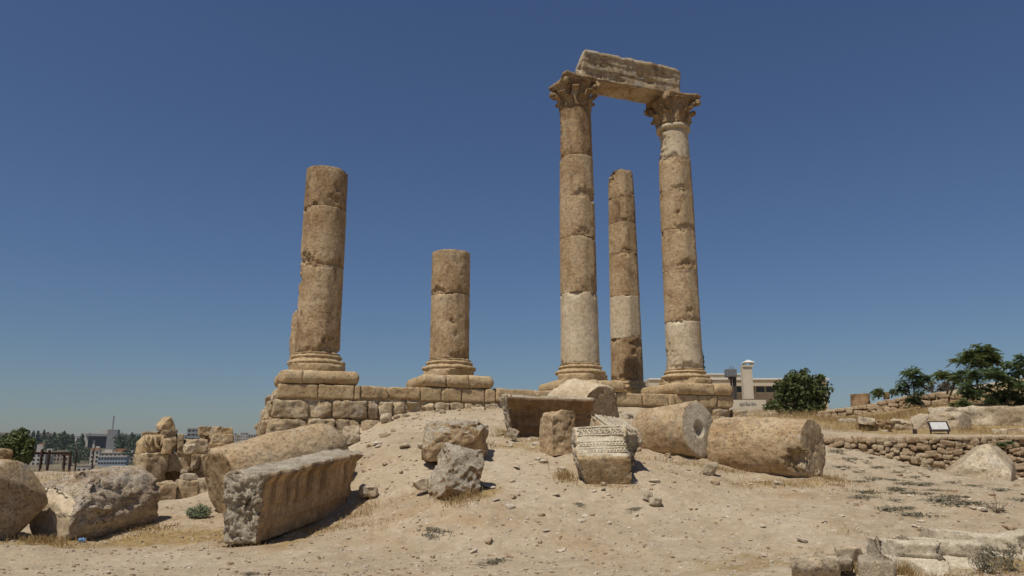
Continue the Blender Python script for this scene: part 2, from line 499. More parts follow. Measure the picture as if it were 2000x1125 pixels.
# ------------------------------------------------------------------ ground height field
TPS_PTS = []
def gp(px, py, D): TPS_PTS.append(tuple(P(px, py, D)))
def gx(x, y, z): TPS_PTS.append((x, y, z))
for a in ((-200,1125,9.0),(150,1125,9.0),(500,1125,9.1),(1000,1125,9.2),(1400,1125,9.0),(1850,1125,8.3),(2150,1125,7.9),
          (30,1062,10.9),(210,1058,12.1),(500,1066,11.3),(340,1015,13.2),(700,985,13.6),(620,1060,11.2),(760,1060,11.2),
          (1000,1060,10.9),(1000,1000,11.8),(890,985,12.1),(890,900,14.7),(1180,948,12.8),(1300,960,12.7),(1250,905,14.1),(1350,905,14.4),
          (1500,940,13.6),(1610,938,13.7),(1400,1000,11.9),(1600,1010,11.4),(1800,1032,11.1),(1990,1020,11.3),(1700,1118,8.75),(1790,1122,8.7),(1850,1112,9.15),(1920,1102,9.6),(1990,1098,9.8),(2100,1090,10.2),(1990,960,13.0),
          (1050,880,15.4),(1000,850,16.6),(780,900,15.0),(780,850,17.2),(720,850,18.2),(830,806,20.2),(900,798,20.6),(1000,796,21.0),(1250,800,22.2),
          (1290,812,21.5),(1220,830,19.0),(1440,830,23.2),(1420,850,19.5),(650,870,18.4),
          (1620,872,20.2),(1720,893,20.0),(1830,918,19.8),(1930,935,19.6),(2060,940,19.2),(1720,940,15.8),(1850,955,15.0),
          (400,1000,13.6),(330,994,15.6),(320,988,16.9),(390,974,17.3),(250,978,16.9),(330,952,19.6),(100,960,17.0),(0,960,17.0),(-150,960,16.5),
          (120,921,25.5),(30,922,25.0),(200,922,25.0),(-150,922,25.0),(330,935,20.0),(450,900,20.0),(530,870,19.8)):
    gp(*a)
for a in ((1640,850,21.6),(1800,850,21.2),(2000,850,20.8),(2150,848,20.4),(1650,838,25),(1800,838,25),(1950,842,24),(1640,822,35),(1700,820,32),(1750,813,32.5),(1800,806,31.5),(1900,790,31),(2000,796,28),
          (2150,780,30),(2000,768,40),(1900,770,42),(1800,777,42),(1640,815,39.2),(1750,803,36.5),(1800,796,35.3),(1860,790,34),(1700,798,46),(1620,813,42),(1560,814,49),(1450,817,56),(1640,800,60),(1800,772,60),(2000,755,60),(2200,750,60),(1400,822,56)):
    gp(*a)
for a in ((0,0,0),(-4,3,0),(4,3,0),(-8,0,.1),(8,0,.1),(0,-8,-.1),(-14,8,.35),(-17,14,.5),(14,6,.2),(17,12,.5),(-20,20,.7),(18,18,1.2),(-24,26,.6),
          (-9,25,1.0),(-9,32,.2),(-14,32,0),(-22,33,-.6),(-3,30,2.6),(2,28,2.9),(6,29,3.0),(10,30,2.8),(8,45,3.4),(0,45,2.2),(-8,42,-1.5),(-20,44,-4),(-30,40,-4),
          (22,24,2.7),(28,30,3.8),(26,14,1.0),(30,45,4.6),(40,62,5.2),(20,62,4.9),(10,62,4.2),(0,62,2.5),(12,26,2.3),(9.5,25,2.4)):
    gx(*a)
def terrace(x, y):
    x = np.asarray(x, float); y = np.asarray(y, float)
    yw = np.interp(x, [8.0, 11.3, 16.0], [21.15, 20.85, 20.2])
    h = np.interp(x, [7.2, 8.4, 11.3, 13.0, 16.0], [0, .30, .95, 1.15, 1.2])
    return h * sstep(-.06, .10, y - yw)
_T = np.array(TPS_PTS)
_T[:, 2] -= terrace(_T[:, 0], _T[:, 1])
def _U(r2):
    return np.where(r2 > 1e-12, r2 * np.log(np.maximum(r2, 1e-12)), 0)
_n = len(_T)
_A = np.zeros((_n + 3, _n + 3))
_A[:_n, :_n] = _U(((_T[:, None, :2] - _T[None, :, :2]) ** 2).sum(-1)) + np.eye(_n) * .15
_A[:_n, _n] = 1; _A[:_n, _n+1:] = _T[:, :2]; _A[_n, :_n] = 1; _A[_n+1:, :_n] = _T[:, :2].T
_W = np.linalg.solve(_A, np.concatenate([_T[:, 2], [0, 0, 0]]))
FAR_R = [0, 60, 120, 250, 400, 520, 700, 900, 1200, 2000, 6000]
FAR_Z = [0, -7, -16, -22, -14, -6, 1, 7, 10, 12, 14]
def hz(x, y):
    x = np.atleast_1d(np.asarray(x, float)); y = np.atleast_1d(np.asarray(y, float))
    xc = np.clip(x, -34, 44); yc = np.clip(y, -10, 64)
    z = np.full(len(x), _W[_n]) + _W[_n+1] * xc + _W[_n+2] * yc
    for s in range(0, len(x), 20000):
        e = slice(s, s + 20000)
        z[e] += _U((xc[e, None] - _T[None, :, 0]) ** 2 + (yc[e, None] - _T[None, :, 1]) ** 2) @ _W[:_n]
    z = z + terrace(x, y)
    az = x / np.maximum(y, 1.0)
    left = sstep(-.10, -.26, az)
    sl = sstep(30, 56, y); sr = sstep(70, 170, y)
    s = left * sl + (1 - left) * sr
    far = np.interp(np.hypot(x, y), FAR_R, FAR_Z)
    far = far + 4 * fbm(np.column_stack([x / 170, y / 170, 0 * x]), 5, 3) * sstep(200, 600, y)
    z = z * (1 - s) + far * s
    near = sstep(60, 40, y)
    p = np.column_stack([x, y, 0 * x])
    mound = np.exp(-(((x + .3) / 5.0) ** 2 + ((y - 17.0) / 4.2) ** 2))
    z = z + near * (.07 * fbm(p * .55, 1, 3) + (.035 + .03 * mound) * fbm(p * 2.1 + 5, 2, 3) + (.012 + .016 * mound) * fbm(p * 6 + 9, 3, 3))
    # thin ledges of bedrock on the right-hand slope
    led = sstep(5.5, 8.5, x) * sstep(13.0, 14.5, y) * sstep(20.5, 18.5, y)
    q = y * 1.9 - x * .55 + 1.2 * fbm(p * .6 + 2, 8, 2)
    z = z + led * .12 * (q - np.floor(q) - .5) * (fbm(p * 1.2, 12, 2) > -.1)
    return z
def H(x, y): return float(hz(x, y)[0])
def G(px, py, D0=6.0, D1=75.0):
    Ds = np.arange(D0, D1, .1)
    pts = np.array([tuple(P(px, py, d)) for d in Ds])
    d = pts[:, 2] - hz(pts[:, 0], pts[:, 1])
    k = np.argmax(d < 0)
    if d[k] >= 0: k = len(Ds) - 1
    return Vector((pts[k, 0], pts[k, 1], float(hz(pts[k, 0], pts[k, 1])[0])))

def axis_pts():
    xs = np.concatenate([-np.geomspace(24, 5000, 46)[::-1], np.arange(-23.5, -9, .16), np.arange(-9, 12, .085), np.arange(12, 24, .16), np.geomspace(24.2, 5000, 46)])
    ys = np.concatenate([np.arange(-12, 6.5, .8), np.arange(6.6, 22, .075), np.arange(22, 44, .2), np.geomspace(44.3, 6000, 90)])
    return xs, ys
gxs, gys = axis_pts()
XX, YY = np.meshgrid(gxs, gys)
fx, fy = XX.ravel(), YY.ravel()
fz = hz(fx, fy)
nxg, nyg = len(gxs), len(gys)
ii = (np.arange(nyg - 1)[:, None] * nxg + np.arange(nxg - 1)[None, :]).ravel()
GF = np.column_stack([ii, ii + 1, ii + nxg + 1, ii + nxg])

def ground_mat():
    m, nt, b = newmat('dusty_ground')
    tc = nd(nt, 'ShaderNodeTexCoord'); v = tc.outputs['Object']
    n1 = noise(nt, v, .35, 8, .62, .5)
    col = ramp(nt, n1, [(.3, (.355, .268, .166)), (.5, (.425, .334, .218)), (.7, (.485, .392, .272))])
    n3 = noise(nt, v, .55, 8, .7, .6)
    f = ramp(nt, n3, [(.53, 0.0), (.68, .75)])
    col = mixc(nt, f, col, (.36, .235, .12))
    n6 = noise(nt, v, 1.7, 9, .75, 1.2)
    f = ramp(nt, n6, [(.52, 0.0), (.62, .45)])
    col = mixc(nt, f, col, (.30, .225, .145))
    n7 = noise(nt, v, 2.6, 9, .75, .8)
    f = ramp(nt, n7, [(.55, 0.0), (.66, .55)])
    col = mixc(nt, f, col, (.53, .435, .315))
    att = nd(nt, 'ShaderNodeAttribute', attribute_name='dry_grass')
    ng = noise(nt, v, 1.4, 8, .7, .4)
    ad = nd(nt, 'ShaderNodeMath', operation='MULTIPLY_ADD'); ad.inputs[1].default_value = 1.5; ad.inputs[2].default_value = -.75
    nt.links.new(ng, ad.inputs[0])
    a2 = nd(nt, 'ShaderNodeMath', operation='ADD'); nt.links.new(ad.outputs[0], a2.inputs[0]); nt.links.new(att.outputs['Fac'], a2.inputs[1])
    fg = ramp(nt, a2.outputs[0], [(.35, 0.0), (.65, .9)])
    ngc = noise(nt, v, 5, 6, .7)
    gcol = ramp(nt, ngc, [(.3, (.20, .13, .05)), (.6, (.36, .25, .105)), (.8, (.42, .31, .15))])
    col = mixc(nt, fg, col, gcol)
    # pale chips and dark crumbs lying in the dust
    for sc, lo, c, am in ((9.0, .18, (.56, .48, .38), .8), (17.0, .16, (.60, .53, .43), .8), (13.0, .15, (.17, .12, .08), .7), (28.0, .18, (.22, .16, .10), .6)):
        vo = nd(nt, 'ShaderNodeTexVoronoi'); vo.inputs['Scale'].default_value = sc
        nt.links.new(v, vo.inputs['Vector'])
        d = ramp(nt, vo.outputs['Distance'], [(lo, 1.0), (lo + .06, 0.0)])
        pick = ramp(nt, vo.outputs['Color'], [(.60, 0.0), (.64, am)])
        f = nd(nt, 'ShaderNodeMath', operation='MULTIPLY')
        nt.links.new(d, f.inputs[0]); nt.links.new(pick, f.inputs[1])
        col = mixc(nt, f.outputs[0], col, c)
    n2 = noise(nt, v, 6, 10, .75)
    k = ramp(nt, n2, [(.28, .78), (.5, 1.0), (.72, 1.14)])
    col = mixc(nt, 1.0, col, k, 'MULTIPLY')
    nt.links.new(col, b.inputs['Base Color'])
    n5 = noise(nt, v, 22, 8, .75)
    add = nd(nt, 'ShaderNodeMath', operation='ADD'); nt.links.new(n2, add.inputs[0]); nt.links.new(n5, add.inputs[1])
    bp = nd(nt, 'ShaderNodeBump'); bp.inputs['Strength'].default_value = .6; bp.inputs['Distance'].default_value = .035
    nt.links.new(add.outputs[0], bp.inputs['Height']); nt.links.new(bp.outputs[0], b.inputs['Normal'])
    return m
def scrub_mat():
    m, nt, b = newmat('hillside_scrub')
    v = nd(nt, 'ShaderNodeTexCoord').outputs['Object']
    n1 = noise(nt, v, .03, 8, .7)
    col = ramp(nt, n1, [(.35, (.06, .07, .035)), (.5, (.16, .13, .08)), (.65, (.28, .22, .145))])
    nt.links.new(col, b.inputs['Base Color'])
    return m
fm = (YY[:-1, :-1].ravel() > 75).astype(int)
ground = mk('ground', np.column_stack([fx, fy, fz]), GF, [ground_mat(), scrub_mat()], fmat=fm)
tag(ground, kind='structure')
# where dry grass grows: the terrace behind the rubble wall and strips along the fallen stones
def blob(cx, cy, rx, ry): return np.exp(-(((fx - cx) / rx) ** 2 + ((fy - cy) / ry) ** 2))
gr = .95 * sstep(9, 12, fx) * sstep(21.5, 22.5, fy) * sstep(60, 45, fy)
for cx, cy, rx, ry, a in ((-5.3, 12.2, 1.5, .7, .9), (-6.9, 11.4, .9, .7, 1.0), (-3.2, 12.0, .9, 1.2, .6), (-.5, 12.6, .5, .5, .8), (4.8, 13.4, 1.6, .6, .55), (3.2, 9.6, 2.2, 1.0, .45), (6.0, 9.5, 1.6, 1.0, .75), (-14, 20, 5, 3, .6), (.6, 15.6, 1.3, .5, .5)):
    gr = np.maximum(gr, a * blob(cx, cy, rx, ry))
at = ground.data.attributes.new('dry_grass', 'FLOAT', 'POINT')
at.data.foreach_set('value', gr.astype(np.float32))

# ================================================================== THE TEMPLE
ROW = R(20.0)
C3 = Vector((2.114, 23.0, 0))
UX, VX = Vector((math.cos(ROW), math.sin(ROW), 0)), Vector((-math.sin(ROW), math.cos(ROW), 0))
def row(a, b, z=0.0): return C3 + UX * a + VX * b + Vector((0, 0, z))
ZF = lambda z: 1.65 + (z - 1.65) * .977
def facets(V, r, fs):
    for a, d in fs:
        n = np.array([math.cos(R(a)), math.sin(R(a)), 0])
        t = V @ n
        V = V - np.outer(np.maximum(t - (r - d), 0), n)
    return V
def attic_base(name, root, z0, z1, seed, mat, scale=.95, cuts=6):
    h = z1 - z0
    pr = [(.84, 0), (.89, .02), (.90, .12), (.90, .30), (.87, .38), (.80, .40), (.81, .42), (.83, .50), (.81, .58), (.74, .61), (.70, .66), (.69, .70),
          (.71, .74), (.725, .80), (.70, .86), (.655, .88), (.65, .93), (.665, .96), (.62, 1.0)]
    pr2 = []
    for (a, b), (c, d) in zip(pr, pr[1:]):
        for k in range(3): pr2.append(((a + (c - a) * k / 3) * scale, (b + (d - b) * k / 3) * h))
    pr2.append((pr[-1][0] * scale, h))
    V, F = lathe(pr2, 96)
    rg = np.random.default_rng(seed)
    low = V[:, 2] < .42 * h
    for k in range(cuts):
        a = rg.uniform(0, 2 * math.pi)
        n = np.array([math.cos(a), math.sin(a), rg.uniform(-.25, .12)]); n /= np.linalg.norm(n)
        t = V @ n
        d = t[low].max() - rg.uniform(.06, .17)
        V = V - np.outer(np.where(low, np.maximum(t - d, 0), 0), n)
    N = vnorm(V, F)
    V = crag(V, F, .014, seed, 5.0, .6)
    return mk(name, V + np.array([0, 0, z0]), F, mat, root)
def column(label, loc, base, drums, seed, basemat, name='broken_column'):
    """drums: (z0, z1, r0, r1, material, chips, facets)"""
    root = empty(name, (loc.x, loc.y, base[0]), ROW)
    tag(root, label, 'column', 'standing columns of the ruined temple')
    zb = base[0]
    attic_base('base', root, 0, base[1] - zb, seed, basemat, base[2] if len(base) > 2 else .95)
    for k, dr in enumerate(drums):
        z0, z1, r0, r1, mat, chips, fs = dr
        V, F = drum_mesh(r0, r1, z1 - z0, seed * 31 + k, chips=chips, nchip=8, amp=.0065, edge=.020)
        V = facets(V, r0, fs)
        mk('drum', V + np.array([0, 0, z0 - zb]), F, mat, root)
    return root

FA = [(-75, .035), (-150, .03), (-20, .025)]
z = [4.18] + [ZF(q) for q in (6.70, 8.43, 9.65)]
c1 = column('leftmost broken column, three stacked drums on a corner of the podium', row(-7.935, 0), (3.64, 4.18),
    [(z[0], z[1], .60, .595, M_COL, [(-40, .05, 42, .40, .11), (165, 2.1, 26, .45, .07), (-120, .0, 40, .12, .05), (150, 1.3, 20, .5, .04)], [(-60, .03), (-150, .03)]),
     (z[1], z[2], .60, .595, M_COL, [(-150, .12, 24, .22, .09), (-125, .08, 22, .14, .05), (170, .1, 30, .2, .06)], []),
     (z[2], z[3], .59, .585, M_COLD, [(-60, .55, 9, .14, .05), (-80, .2, 18, .15, .04), (-30, 1.15, 25, .12, .06)], [(-95, .02)])], 3, M_BASE)
V, F = rock(.50, .70, 1.55, 77, r=.03, cell=.04, cuts=1, cd=.12, amp=.016)
mk('broken_shard', xf(V, (-.37, .12, .54 + .42), .3), F, M_COL, c1)
z = [4.16] + [ZF(q) for q in (6.16, 7.50)]
column('short broken column of two drums left of centre', row(-4.19, 0), (3.64, 4.16),
    [(z[0], z[1], .575, .57, M_COL, [(-100, 1.05, 7, .07, .05), (-85, .7, 6, .05, .05), (-60, .04, 30, .2, .05), (-70, 1.2, 5, .04, .04), (-130, 1.93, 26, .10, .05), (-100, 1.95, 18, .08, .04)], [(-70, .02)]),
     (z[1], z[2], .575, .57, M_COL, [(-160, .06, 30, .16, .08), (-135, .04, 22, .10, .06), (-70, .6, 6, .08, .03)], [])], 4, M_BASE)
z = [4.20] + [ZF(q) for q in (6.5, 8.35, 9.74, 11.16, 12.90)]
column('tall complete column under the left end of the architrave', row(0, 0), (3.64, 4.20),
    [(z[0], z[1], .60, .585, M_COLP, [(-60, .9, 6, .08, .015)], [(-80, .018), (-150, .02)]),
     (z[1], z[2], .585, .58, M_COL, [(-55, .25, 16, .28, .05), (-62, .35, 8, .10, .05)], FA),
     (z[2], z[3], .58, .57, M_COL, [(-95, .10, 26, .16, .05), (-60, .4, 12, .12, .03)], FA),
     (z[3], z[4], .57, .54, M_COL, [(-80, .06, 34, .14, .06), (-45, .8, 14, .3, .03)], FA),
     (z[4], z[5], .535, .515, M_COLD, [(-50, .08, 22, .10, .04), (160, .8, 20, .8, .05)], [(-75, .03), (-145, .03)])], 5, M_BASE, 'capital_column')
z = [4.12] + [ZF(q) for q in (5.77, 7.41, 9.13, 10.37, 11.43, 12.58)]
c4 = column('slender broken column standing behind between the two tall ones', row(3.72, 3.80), (3.55, 4.12, .92),
    [(z[0], z[1], .60, .585, M_COLD, [(-70, 1.3, 24, .2, .06), (-90, 1.0, 14, .12, .06), (-60, .2, 30, .2, .04)], [(-70, .03)]),
     (z[1], z[2], .585, .57, M_COLP, [], [(-78, .05), (-142, .05)]),
     (z[2], z[3], .57, .55, M_COL, [(-130, 1.65, 20, .10, .05)], [(-78, .05), (-142, .05)]),
     (z[3], z[4], .55, .53, M_COL, [(-110, .05, 30, .09, .05)], [(-78, .05), (-142, .05)]),
     (z[4], z[5], .53, .51, M_COLD, [(-75, .5, 20, .4, .03)], [(-78, .05), (-142, .05)]),
     (z[5], z[6], .51, .48, M_COL, [(-80, .15, 26, .10, .04), (170, 1.1, 40, .55, .20), (-20, 1.12, 30, .3, .06)], [(-78, .05), (-142, .05)])], 6, M_BASE)
z = [4.17] + [ZF(q) for q in (5.80, 7.54, 9.0, 10.4, 11.6, 12.90)]
column('tall complete column with pale smooth lower drum under the right end of the architrave', row(3.763, 0), (3.64, 4.17),
    [(z[0], z[1], .59, .58, M_COLP, [(170, .35, 40, .35, .035)], []),
     (z[1], z[2], .58, .575, M_COL, [(-100, .28, 18, .16, .05), (-150, .7, 14, .3, .03), (-90, 1.6, 60, .06, .02)], FA),
     (z[2], z[3], .575, .57, M_COL, [(-95, .20, 24, .13, .07), (-70, .22, 14, .10, .05), (-125, 1.4, 24, .12, .05)], FA),
     (z[3], z[4], .57, .565, M_COL, [(-120, .55, 7, .07, .06), (-80, .3, 5, .3, .03), (-100, .05, 40, .09, .06), (-70, 1.0, 5, .3, .03)], FA),
     (z[4], z[5], .555, .54, M_COL, [(-120, .05, 30, .10, .05)], FA),
     (z[5], z[6], .525, .50, M_COLP, [(150, .6, 50, .7, .07)], [])], 7, M_BASE, 'capital_column')
cols = [o for o in bpy.data.objects if o.name.startswith('capital_column')]

# ---------------- Corinthian capitals
def leaf_mesh(h, w, curl, seed):
    """one acanthus leaf standing against the bell: base at origin, leaning out along +X"""
    V, F = [], []
    nu, nv = 8, 12
    for j in range(nv + 1):
        t = j / nv
        up = h * (t if t < .8 else .8 + .2 * math.sin((t - .8) / .2 * 2.2) * .45)
        out = .02 + curl * (t ** 2.2) + (curl * .35 * max(0, t - .75) / .25)
        if t > .9: up -= (t - .9) * h * .9
        ww = w * (1 - .35 * t ** 2) * (1 + .14 * math.cos(t * 22))
        for i in range(nu + 1):
            s = i / nu * 2 - 1
            V.append((out + .03 * (1 - s * s) + .012 * math.cos(s * 9), s * ww / 2, up))
    m = (nu + 1) * (nv + 1)
    V = V + [(x - .05, y * .95, z_) for x, y, z_ in V]
    for j in range(nv):
        for i in range(nu):
            a = j * (nu + 1) + i
            q = (a, a + 1, a + nu + 2, a + nu + 1)
            F.append(q); F.append(tuple(m + k for k in q[::-1]))
    rim = [i for i in range(nu + 1)] + [j * (nu + 1) + nu for j in range(1, nv + 1)] + [nv * (nu + 1) + i for i in range(nu - 1, -1, -1)] + [j * (nu + 1) for j in range(nv - 1, 0, -1)]
    for a, b in zip(rim, rim[1:] + rim[:1]): F.append((b, a, m + a, m + b))
    V = np.array(V)
    V = V + vnorm(V, F) * (.014 * fbm(V * 11 + seed, seed, 3))[:, None]
    return V, F
def volute_mesh(seed):
    """corner scroll: a thick tapered tube curling outward along +X"""
    pts, rad = [], []
    for k in range(9):
        t = k / 8
        pts.append((.50 + .36 * t ** 1.5, 0, .52 + .36 * t)); rad.append(.075 + .02 * t)
    for k in range(1, 10):
        a = R(55 - k * 42); rr_ = .11 * (1 - k / 13)
        pts.append((.84 + rr_ * math.cos(a), 0, .80 + rr_ * math.sin(a))); rad.append(.085 - .003 * k)
    V, F = tube(pts, rad, 10)
    V[:, 1] *= 1.15
    return V + vnorm(V, F) * (.02 * fbm(V * 8 + seed, seed, 3))[:, None], F
def capital(root, z0, seed, worn, mat):
    zb = z0 - root.location.z
    pr = [(.53, 0), (.56, .02), (.57, .06), (.53, .08), (.53, .3), (.54, .5), (.57, .68), (.63, .82), (.70, .90), (.72, .93), (.60, .95)]
    pr = [(np.interp(t, [p[1] for p in pr], [p[0] for p in pr]), t) for t in np.linspace(0, .95, 30)]
    if True:
        V, F = lathe(pr, 80)
    V = V + vnorm(V, F) * (.025 * fbm(V * 4 + seed, seed, 4, .6))[:, None]
    cp = mk('capital', V + np.array([0, 0, zb]), F, mat, root)
    rg = np.random.default_rng(seed)
    # abacus: concave sides, pointed corners
    out = []
    for q in range(4):
        for t in np.linspace(-1, 1, 17)[:-1]:
            r_in = .62 + .15 * t ** 2
            a = R(90 * q)
            x, y = r_in, t * .66 * (.62 + .38 * abs(t)) / 1.0
            out.append((x * math.cos(a) - y * math.sin(a), x * math.sin(a) + y * math.cos(a)))
    out = np.array(out); n = len(out)
    Vs, Fs = [], []
    levels = [(.86, .0), (.93, .03), (.93, .07), (.99, .09), (1.0, .16), (.98, .19)]
    for f, zz in levels:
        for p in out: Vs.append((p[0] * f, p[1] * f, .90 + zz))
    for i in range(len(levels) - 1):
        for k in range(n): Fs.append((i*n+k, i*n+(k+1)%n, (i+1)*n+(k+1)%n, (i+1)*n+k))
    for base, zz, up in ((0, .90, False), ((len(levels)-1)*n, 1.09, True)):
        prev = base; f0 = levels[0][0] if not up else levels[-1][0]
        for r_ in (.75, .5, .25):
            st = len(Vs)
            for p in out: Vs.append((p[0]*f0*r_, p[1]*f0*r_, zz))
            for k in range(n):
                q = (prev+k, prev+(k+1)%n, st+(k+1)%n, st+k); Fs.append(q if up else q[::-1])
            prev = st
        ci = len(Vs); Vs.append((0, 0, zz))
        for k in range(n):
            q = (prev+k, prev+(k+1)%n, ci); Fs.append(q if up else q[::-1])
    V = np.array(Vs)
    for k in range(3 if worn else 2):
        a = rg.uniform(0, 6.28)
        V = cut(V, (math.cos(a), math.sin(a), rg.uniform(-.2, .3)), rg.uniform(.06, .16))
    V = V + vnorm(V, Fs) * (.022 * fbm(V * 6 + seed, seed + 1, 4, .6))[:, None]
    mk('abacus', V + np.array([0, 0, zb]), Fs, mat, cp)
    lv = [leaf_mesh(.42, .36, .15, seed), leaf_mesh(.66, .34, .19, seed + 1)]
    for tier in (0, 1):
        for k in range(8):
            if worn and rg.random() < (.30 if tier else .12): continue
            a = R(45 * k + 22.5 * tier)
            V, F = lv[tier]
            V = V * np.array([1, rg.uniform(.85, 1.1), rg.uniform(.82, 1.05)])
            mk('acanthus_leaf', xf(V + np.array([.53, 0, .05]), (0, 0, zb), a), F, mat, cp)
    V, F = volute_mesh(seed)
    for k in range(4):
        mk('volute', xf(V, (0, 0, zb), R(45 + 90 * k)), F, mat, cp)
    if not worn: cp.scale = (.92, .92, 1)
for i, root in enumerate(sorted(cols, key=lambda o: o.location.x)):
    capital(root, 12.62, 41 + i * 7, i == 1, M_COLD if i == 1 else M_COLD)
    if i == 1:
        V, F = lathe([(.50, 0), (.57, .02), (.585, .08), (.58, .14), (.55, .18), (.50, .2)], 64)
        V = V + vnorm(V, F) * (.008 * fbm(V * 7, 3, 3))[:, None]
        mk('neck_ring', V + np.array([0, 0, 12.45 - root.location.z]), F, M_COLP, root)

# ---------------- architrave across the two tall columns
prof = [(.50, 0), (.52, .30), (.50, .62), (.38, .84), (.05, .93), (-.30, .96), (-.60, .96), (-.615, .84), (-.575, .80), (-.56, .62), (-.535, .60), (-.53, .34), (-.505, .32), (-.50, 0)]
V, F, cm = prism(prof, 3.75, .05, 91, amp=.018, freq=5, capamp=.05)
V = cut(V, (-.75, .5, .6), .34); V = cut(V, (-.9, -.1, .25), .10)
V = cut(V, (.9, .2, -.5), .22); V = cut(V, (.5, -.2, .9), .12)
V[:, 2] += np.where(V[:, 2] > .75, .035 * fbm(V * np.array([3.5, 2, 2]) + 7, 6, 3), 0)
for x0, y0, z0_, rx, rz_, d in ((2.2, -.55, .45, .22, .10, .05), (2.5, -.55, .30, .30, .10, .06), (1.2, -.5, .12, .5, .09, .04), (3.2, -.55, .62, .3, .12, .06), (.5, -.5, .15, .4, .12, .05)):
    q = np.sqrt(((V[:, 0] - x0) / rx) ** 2 + ((V[:, 2] - z0_) / rz_) ** 2) + .4 * fbm(V * 6, 5, 2)
    V[:, 1] += np.where(V[:, 1] < -.4, d * sstep(1.0, .7, q), 0)
Mx = Matrix.Translation(row(.05, 0, 13.67)) @ Matrix.Rotation(ROW, 4, 'Z')
M_ARCH = stone_mat('stained_architrave_limestone', (.33, .22, .13), (.43, .32, .20), (.52, .42, .30), stain=(.15, .09, .05), stain_amt=.8, st_lo=.54, crust=(.45, .39, .31), crust_lo=.57, pit=.5)
o = mk('architrave_block', V, F, M_ARCH, M=Mx)
tag(o, 'weathered architrave beam spanning the tops of the two tall columns', 'architrave')

# ---------------- pedestals of rounded moulding stones
def piece(x0, x1, y0, y1, hx, hy, hzz, r, cell, gap, seed, amp):
    V, F = roundbox(x1 - x0 - gap, y1 - y0 - gap, hzz * 2, .001, cell)
    V = V + np.array([(x0 + x1) / 2, (y0 + y1) / 2, 0])
    H3 = np.array([hx, hy, hzz]); inner = np.clip(V, -(H3 - r), H3 - r)
    d = V - inner
    l2 = np.linalg.norm(d, axis=1, keepdims=True); li = np.abs(d).max(axis=1, keepdims=True)
    V = np.where(l2 > 1e-9, inner + d * li / (l2 + 1e-12), V)
    rg = np.random.default_rng(seed)
    V0 = V.copy(); c = V.mean(0)
    W = cut(V - c, (rg.uniform(-1, 1), -.8, rg.uniform(-.8, .8)), rg.uniform(.02, .09))
    V = W + c
    N = vnorm(V, F)
    return V + N * (amp * fbm(V * 4 + seed, seed, 4, .6) + amp * fbm(V * 1.5 + seed, seed + 2, 2))[:, None], F
def pedestal(a, b, label, splits, half, seed, mat, zc=3.465, hh=.18):
    w = row(a, b, zc)
    root = empty('column_pedestal', w, ROW)
    tag(root, label, 'pedestal', 'rounded moulding pedestals under the columns')
    ed = [-half] + splits + [half]
    for k in range(len(ed) - 1):
        V, F = piece(ed[k], ed[k+1], -half, .1, half, half, hh, .165, .05, .014, seed + k, .018)
        mk('moulding_stone', V, F, mat, root)
    for k, (p, q) in enumerate(((-half, 0), (0, half))):
        V, F = piece(p, q, .1, half, half, half, hh, .165, .06, .014, seed + 9 + k, .018)
        mk('moulding_stone', V, F, mat, root)
pedestal(-7.935, 0, 'rounded moulding course under the leftmost broken column', [-.42], 1.04, 11, M_BASE)
pedestal(-4.19, 0, 'rounded moulding course split by two cracks under the short column', [-.35, .30], 1.06, 22, M_BASE)
pedestal(0, 0, 'rounded moulding course under the left tall column, half hidden by fallen drum', [.1], 1.06, 33, M_BASE)
pedestal(3.763, 0, 'long pale rounded moulding course under the right tall column', [-.55, .36], 1.10, 44, M_BASE)
pedestal(3.72, 3.80, 'small moulding course under the slender rear column', [.2], .98, 55, M_BASE, 3.38, .17)

# ---------------- podium wall, coursed blocks
def wall_course(x0, x1, yf, z0, z1, depth, wmin, wmax, seed, parts, amp=.02, r=.02, cell=.045):
    rg = np.random.default_rng(seed); x = x0
    while x < x1 - .05:
        w = min(rg.uniform(wmin, wmax), x1 - x)
        if x1 - x - w < .15: w = x1 - x
        h = z1 - z0
        V, F = roundbox(w - .010, depth, h - .010, r * rg.uniform(.8, 1.8), cell)
        for _ in range(rg.integers(1, 5) if amp > .015 else rg.integers(0, 3)):
            V = cut(V, (rg.choice([-1, 1]) * rg.uniform(.3, 1), -1, rg.choice([-1, 1]) * rg.uniform(.3, 1)), rg.uniform(.04, .65 if amp > .025 else .2) * .25 if amp > .015 else rg.uniform(.02, .07))
        s = int(rg.integers(1000))
        if amp > .015:
            V = V + h * .06 * np.column_stack([fbm(V * 2.2 + s + k * 9, s + k, 2) for k in range(3)])
            V = V * np.array([rg.uniform(.96, 1.0), 1, rg.uniform(.88, 1.0)])
            V = xf(V, (0, 0, 0), 0, 1, Matrix.Rotation(rg.uniform(-.035, .035), 4, 'Y') @ Matrix.Rotation(rg.uniform(-.07, .07), 4, 'Z'))
        V = crag(V, F, amp * .95, s, 4.5)
        parts.append((V + np.array([x + w / 2, yf + depth / 2 + rg.uniform(-.5, .5) * amp * 5, (z0 + z1) / 2 - (.02 if amp > .02 else 0)]), F))
        x += w
podium = empty('podium_wall', row(-2, 0, 2.4), ROW)
tag(podium, 'long podium wall of coursed pale blocks carrying the columns', 'wall')
off_p = np.array([2.0, 0, -2.4])
parts = []
wall_course(-8.95, -6.86, -1.0, 2.90, 3.285, .5, .8, 1.2, 1, parts, .008, .018)
wall_course(-6.86, -5.24, -1.02, 2.92, 3.30, .5, .7, .9, 2, parts, .02)
wall_course(-5.24, -3.10, -1.0, 2.90, 3.285, .5, .55, .85, 3, parts, .008, .018)
wall_course(-3.10, -1.1, -1.02, 2.92, 3.31, .5, .7, 1.2, 4, parts, .018)
wall_course(-1.1, 2.7, -1.0, 2.90, 3.285, .5, .6, 1.3, 5, parts, .015)
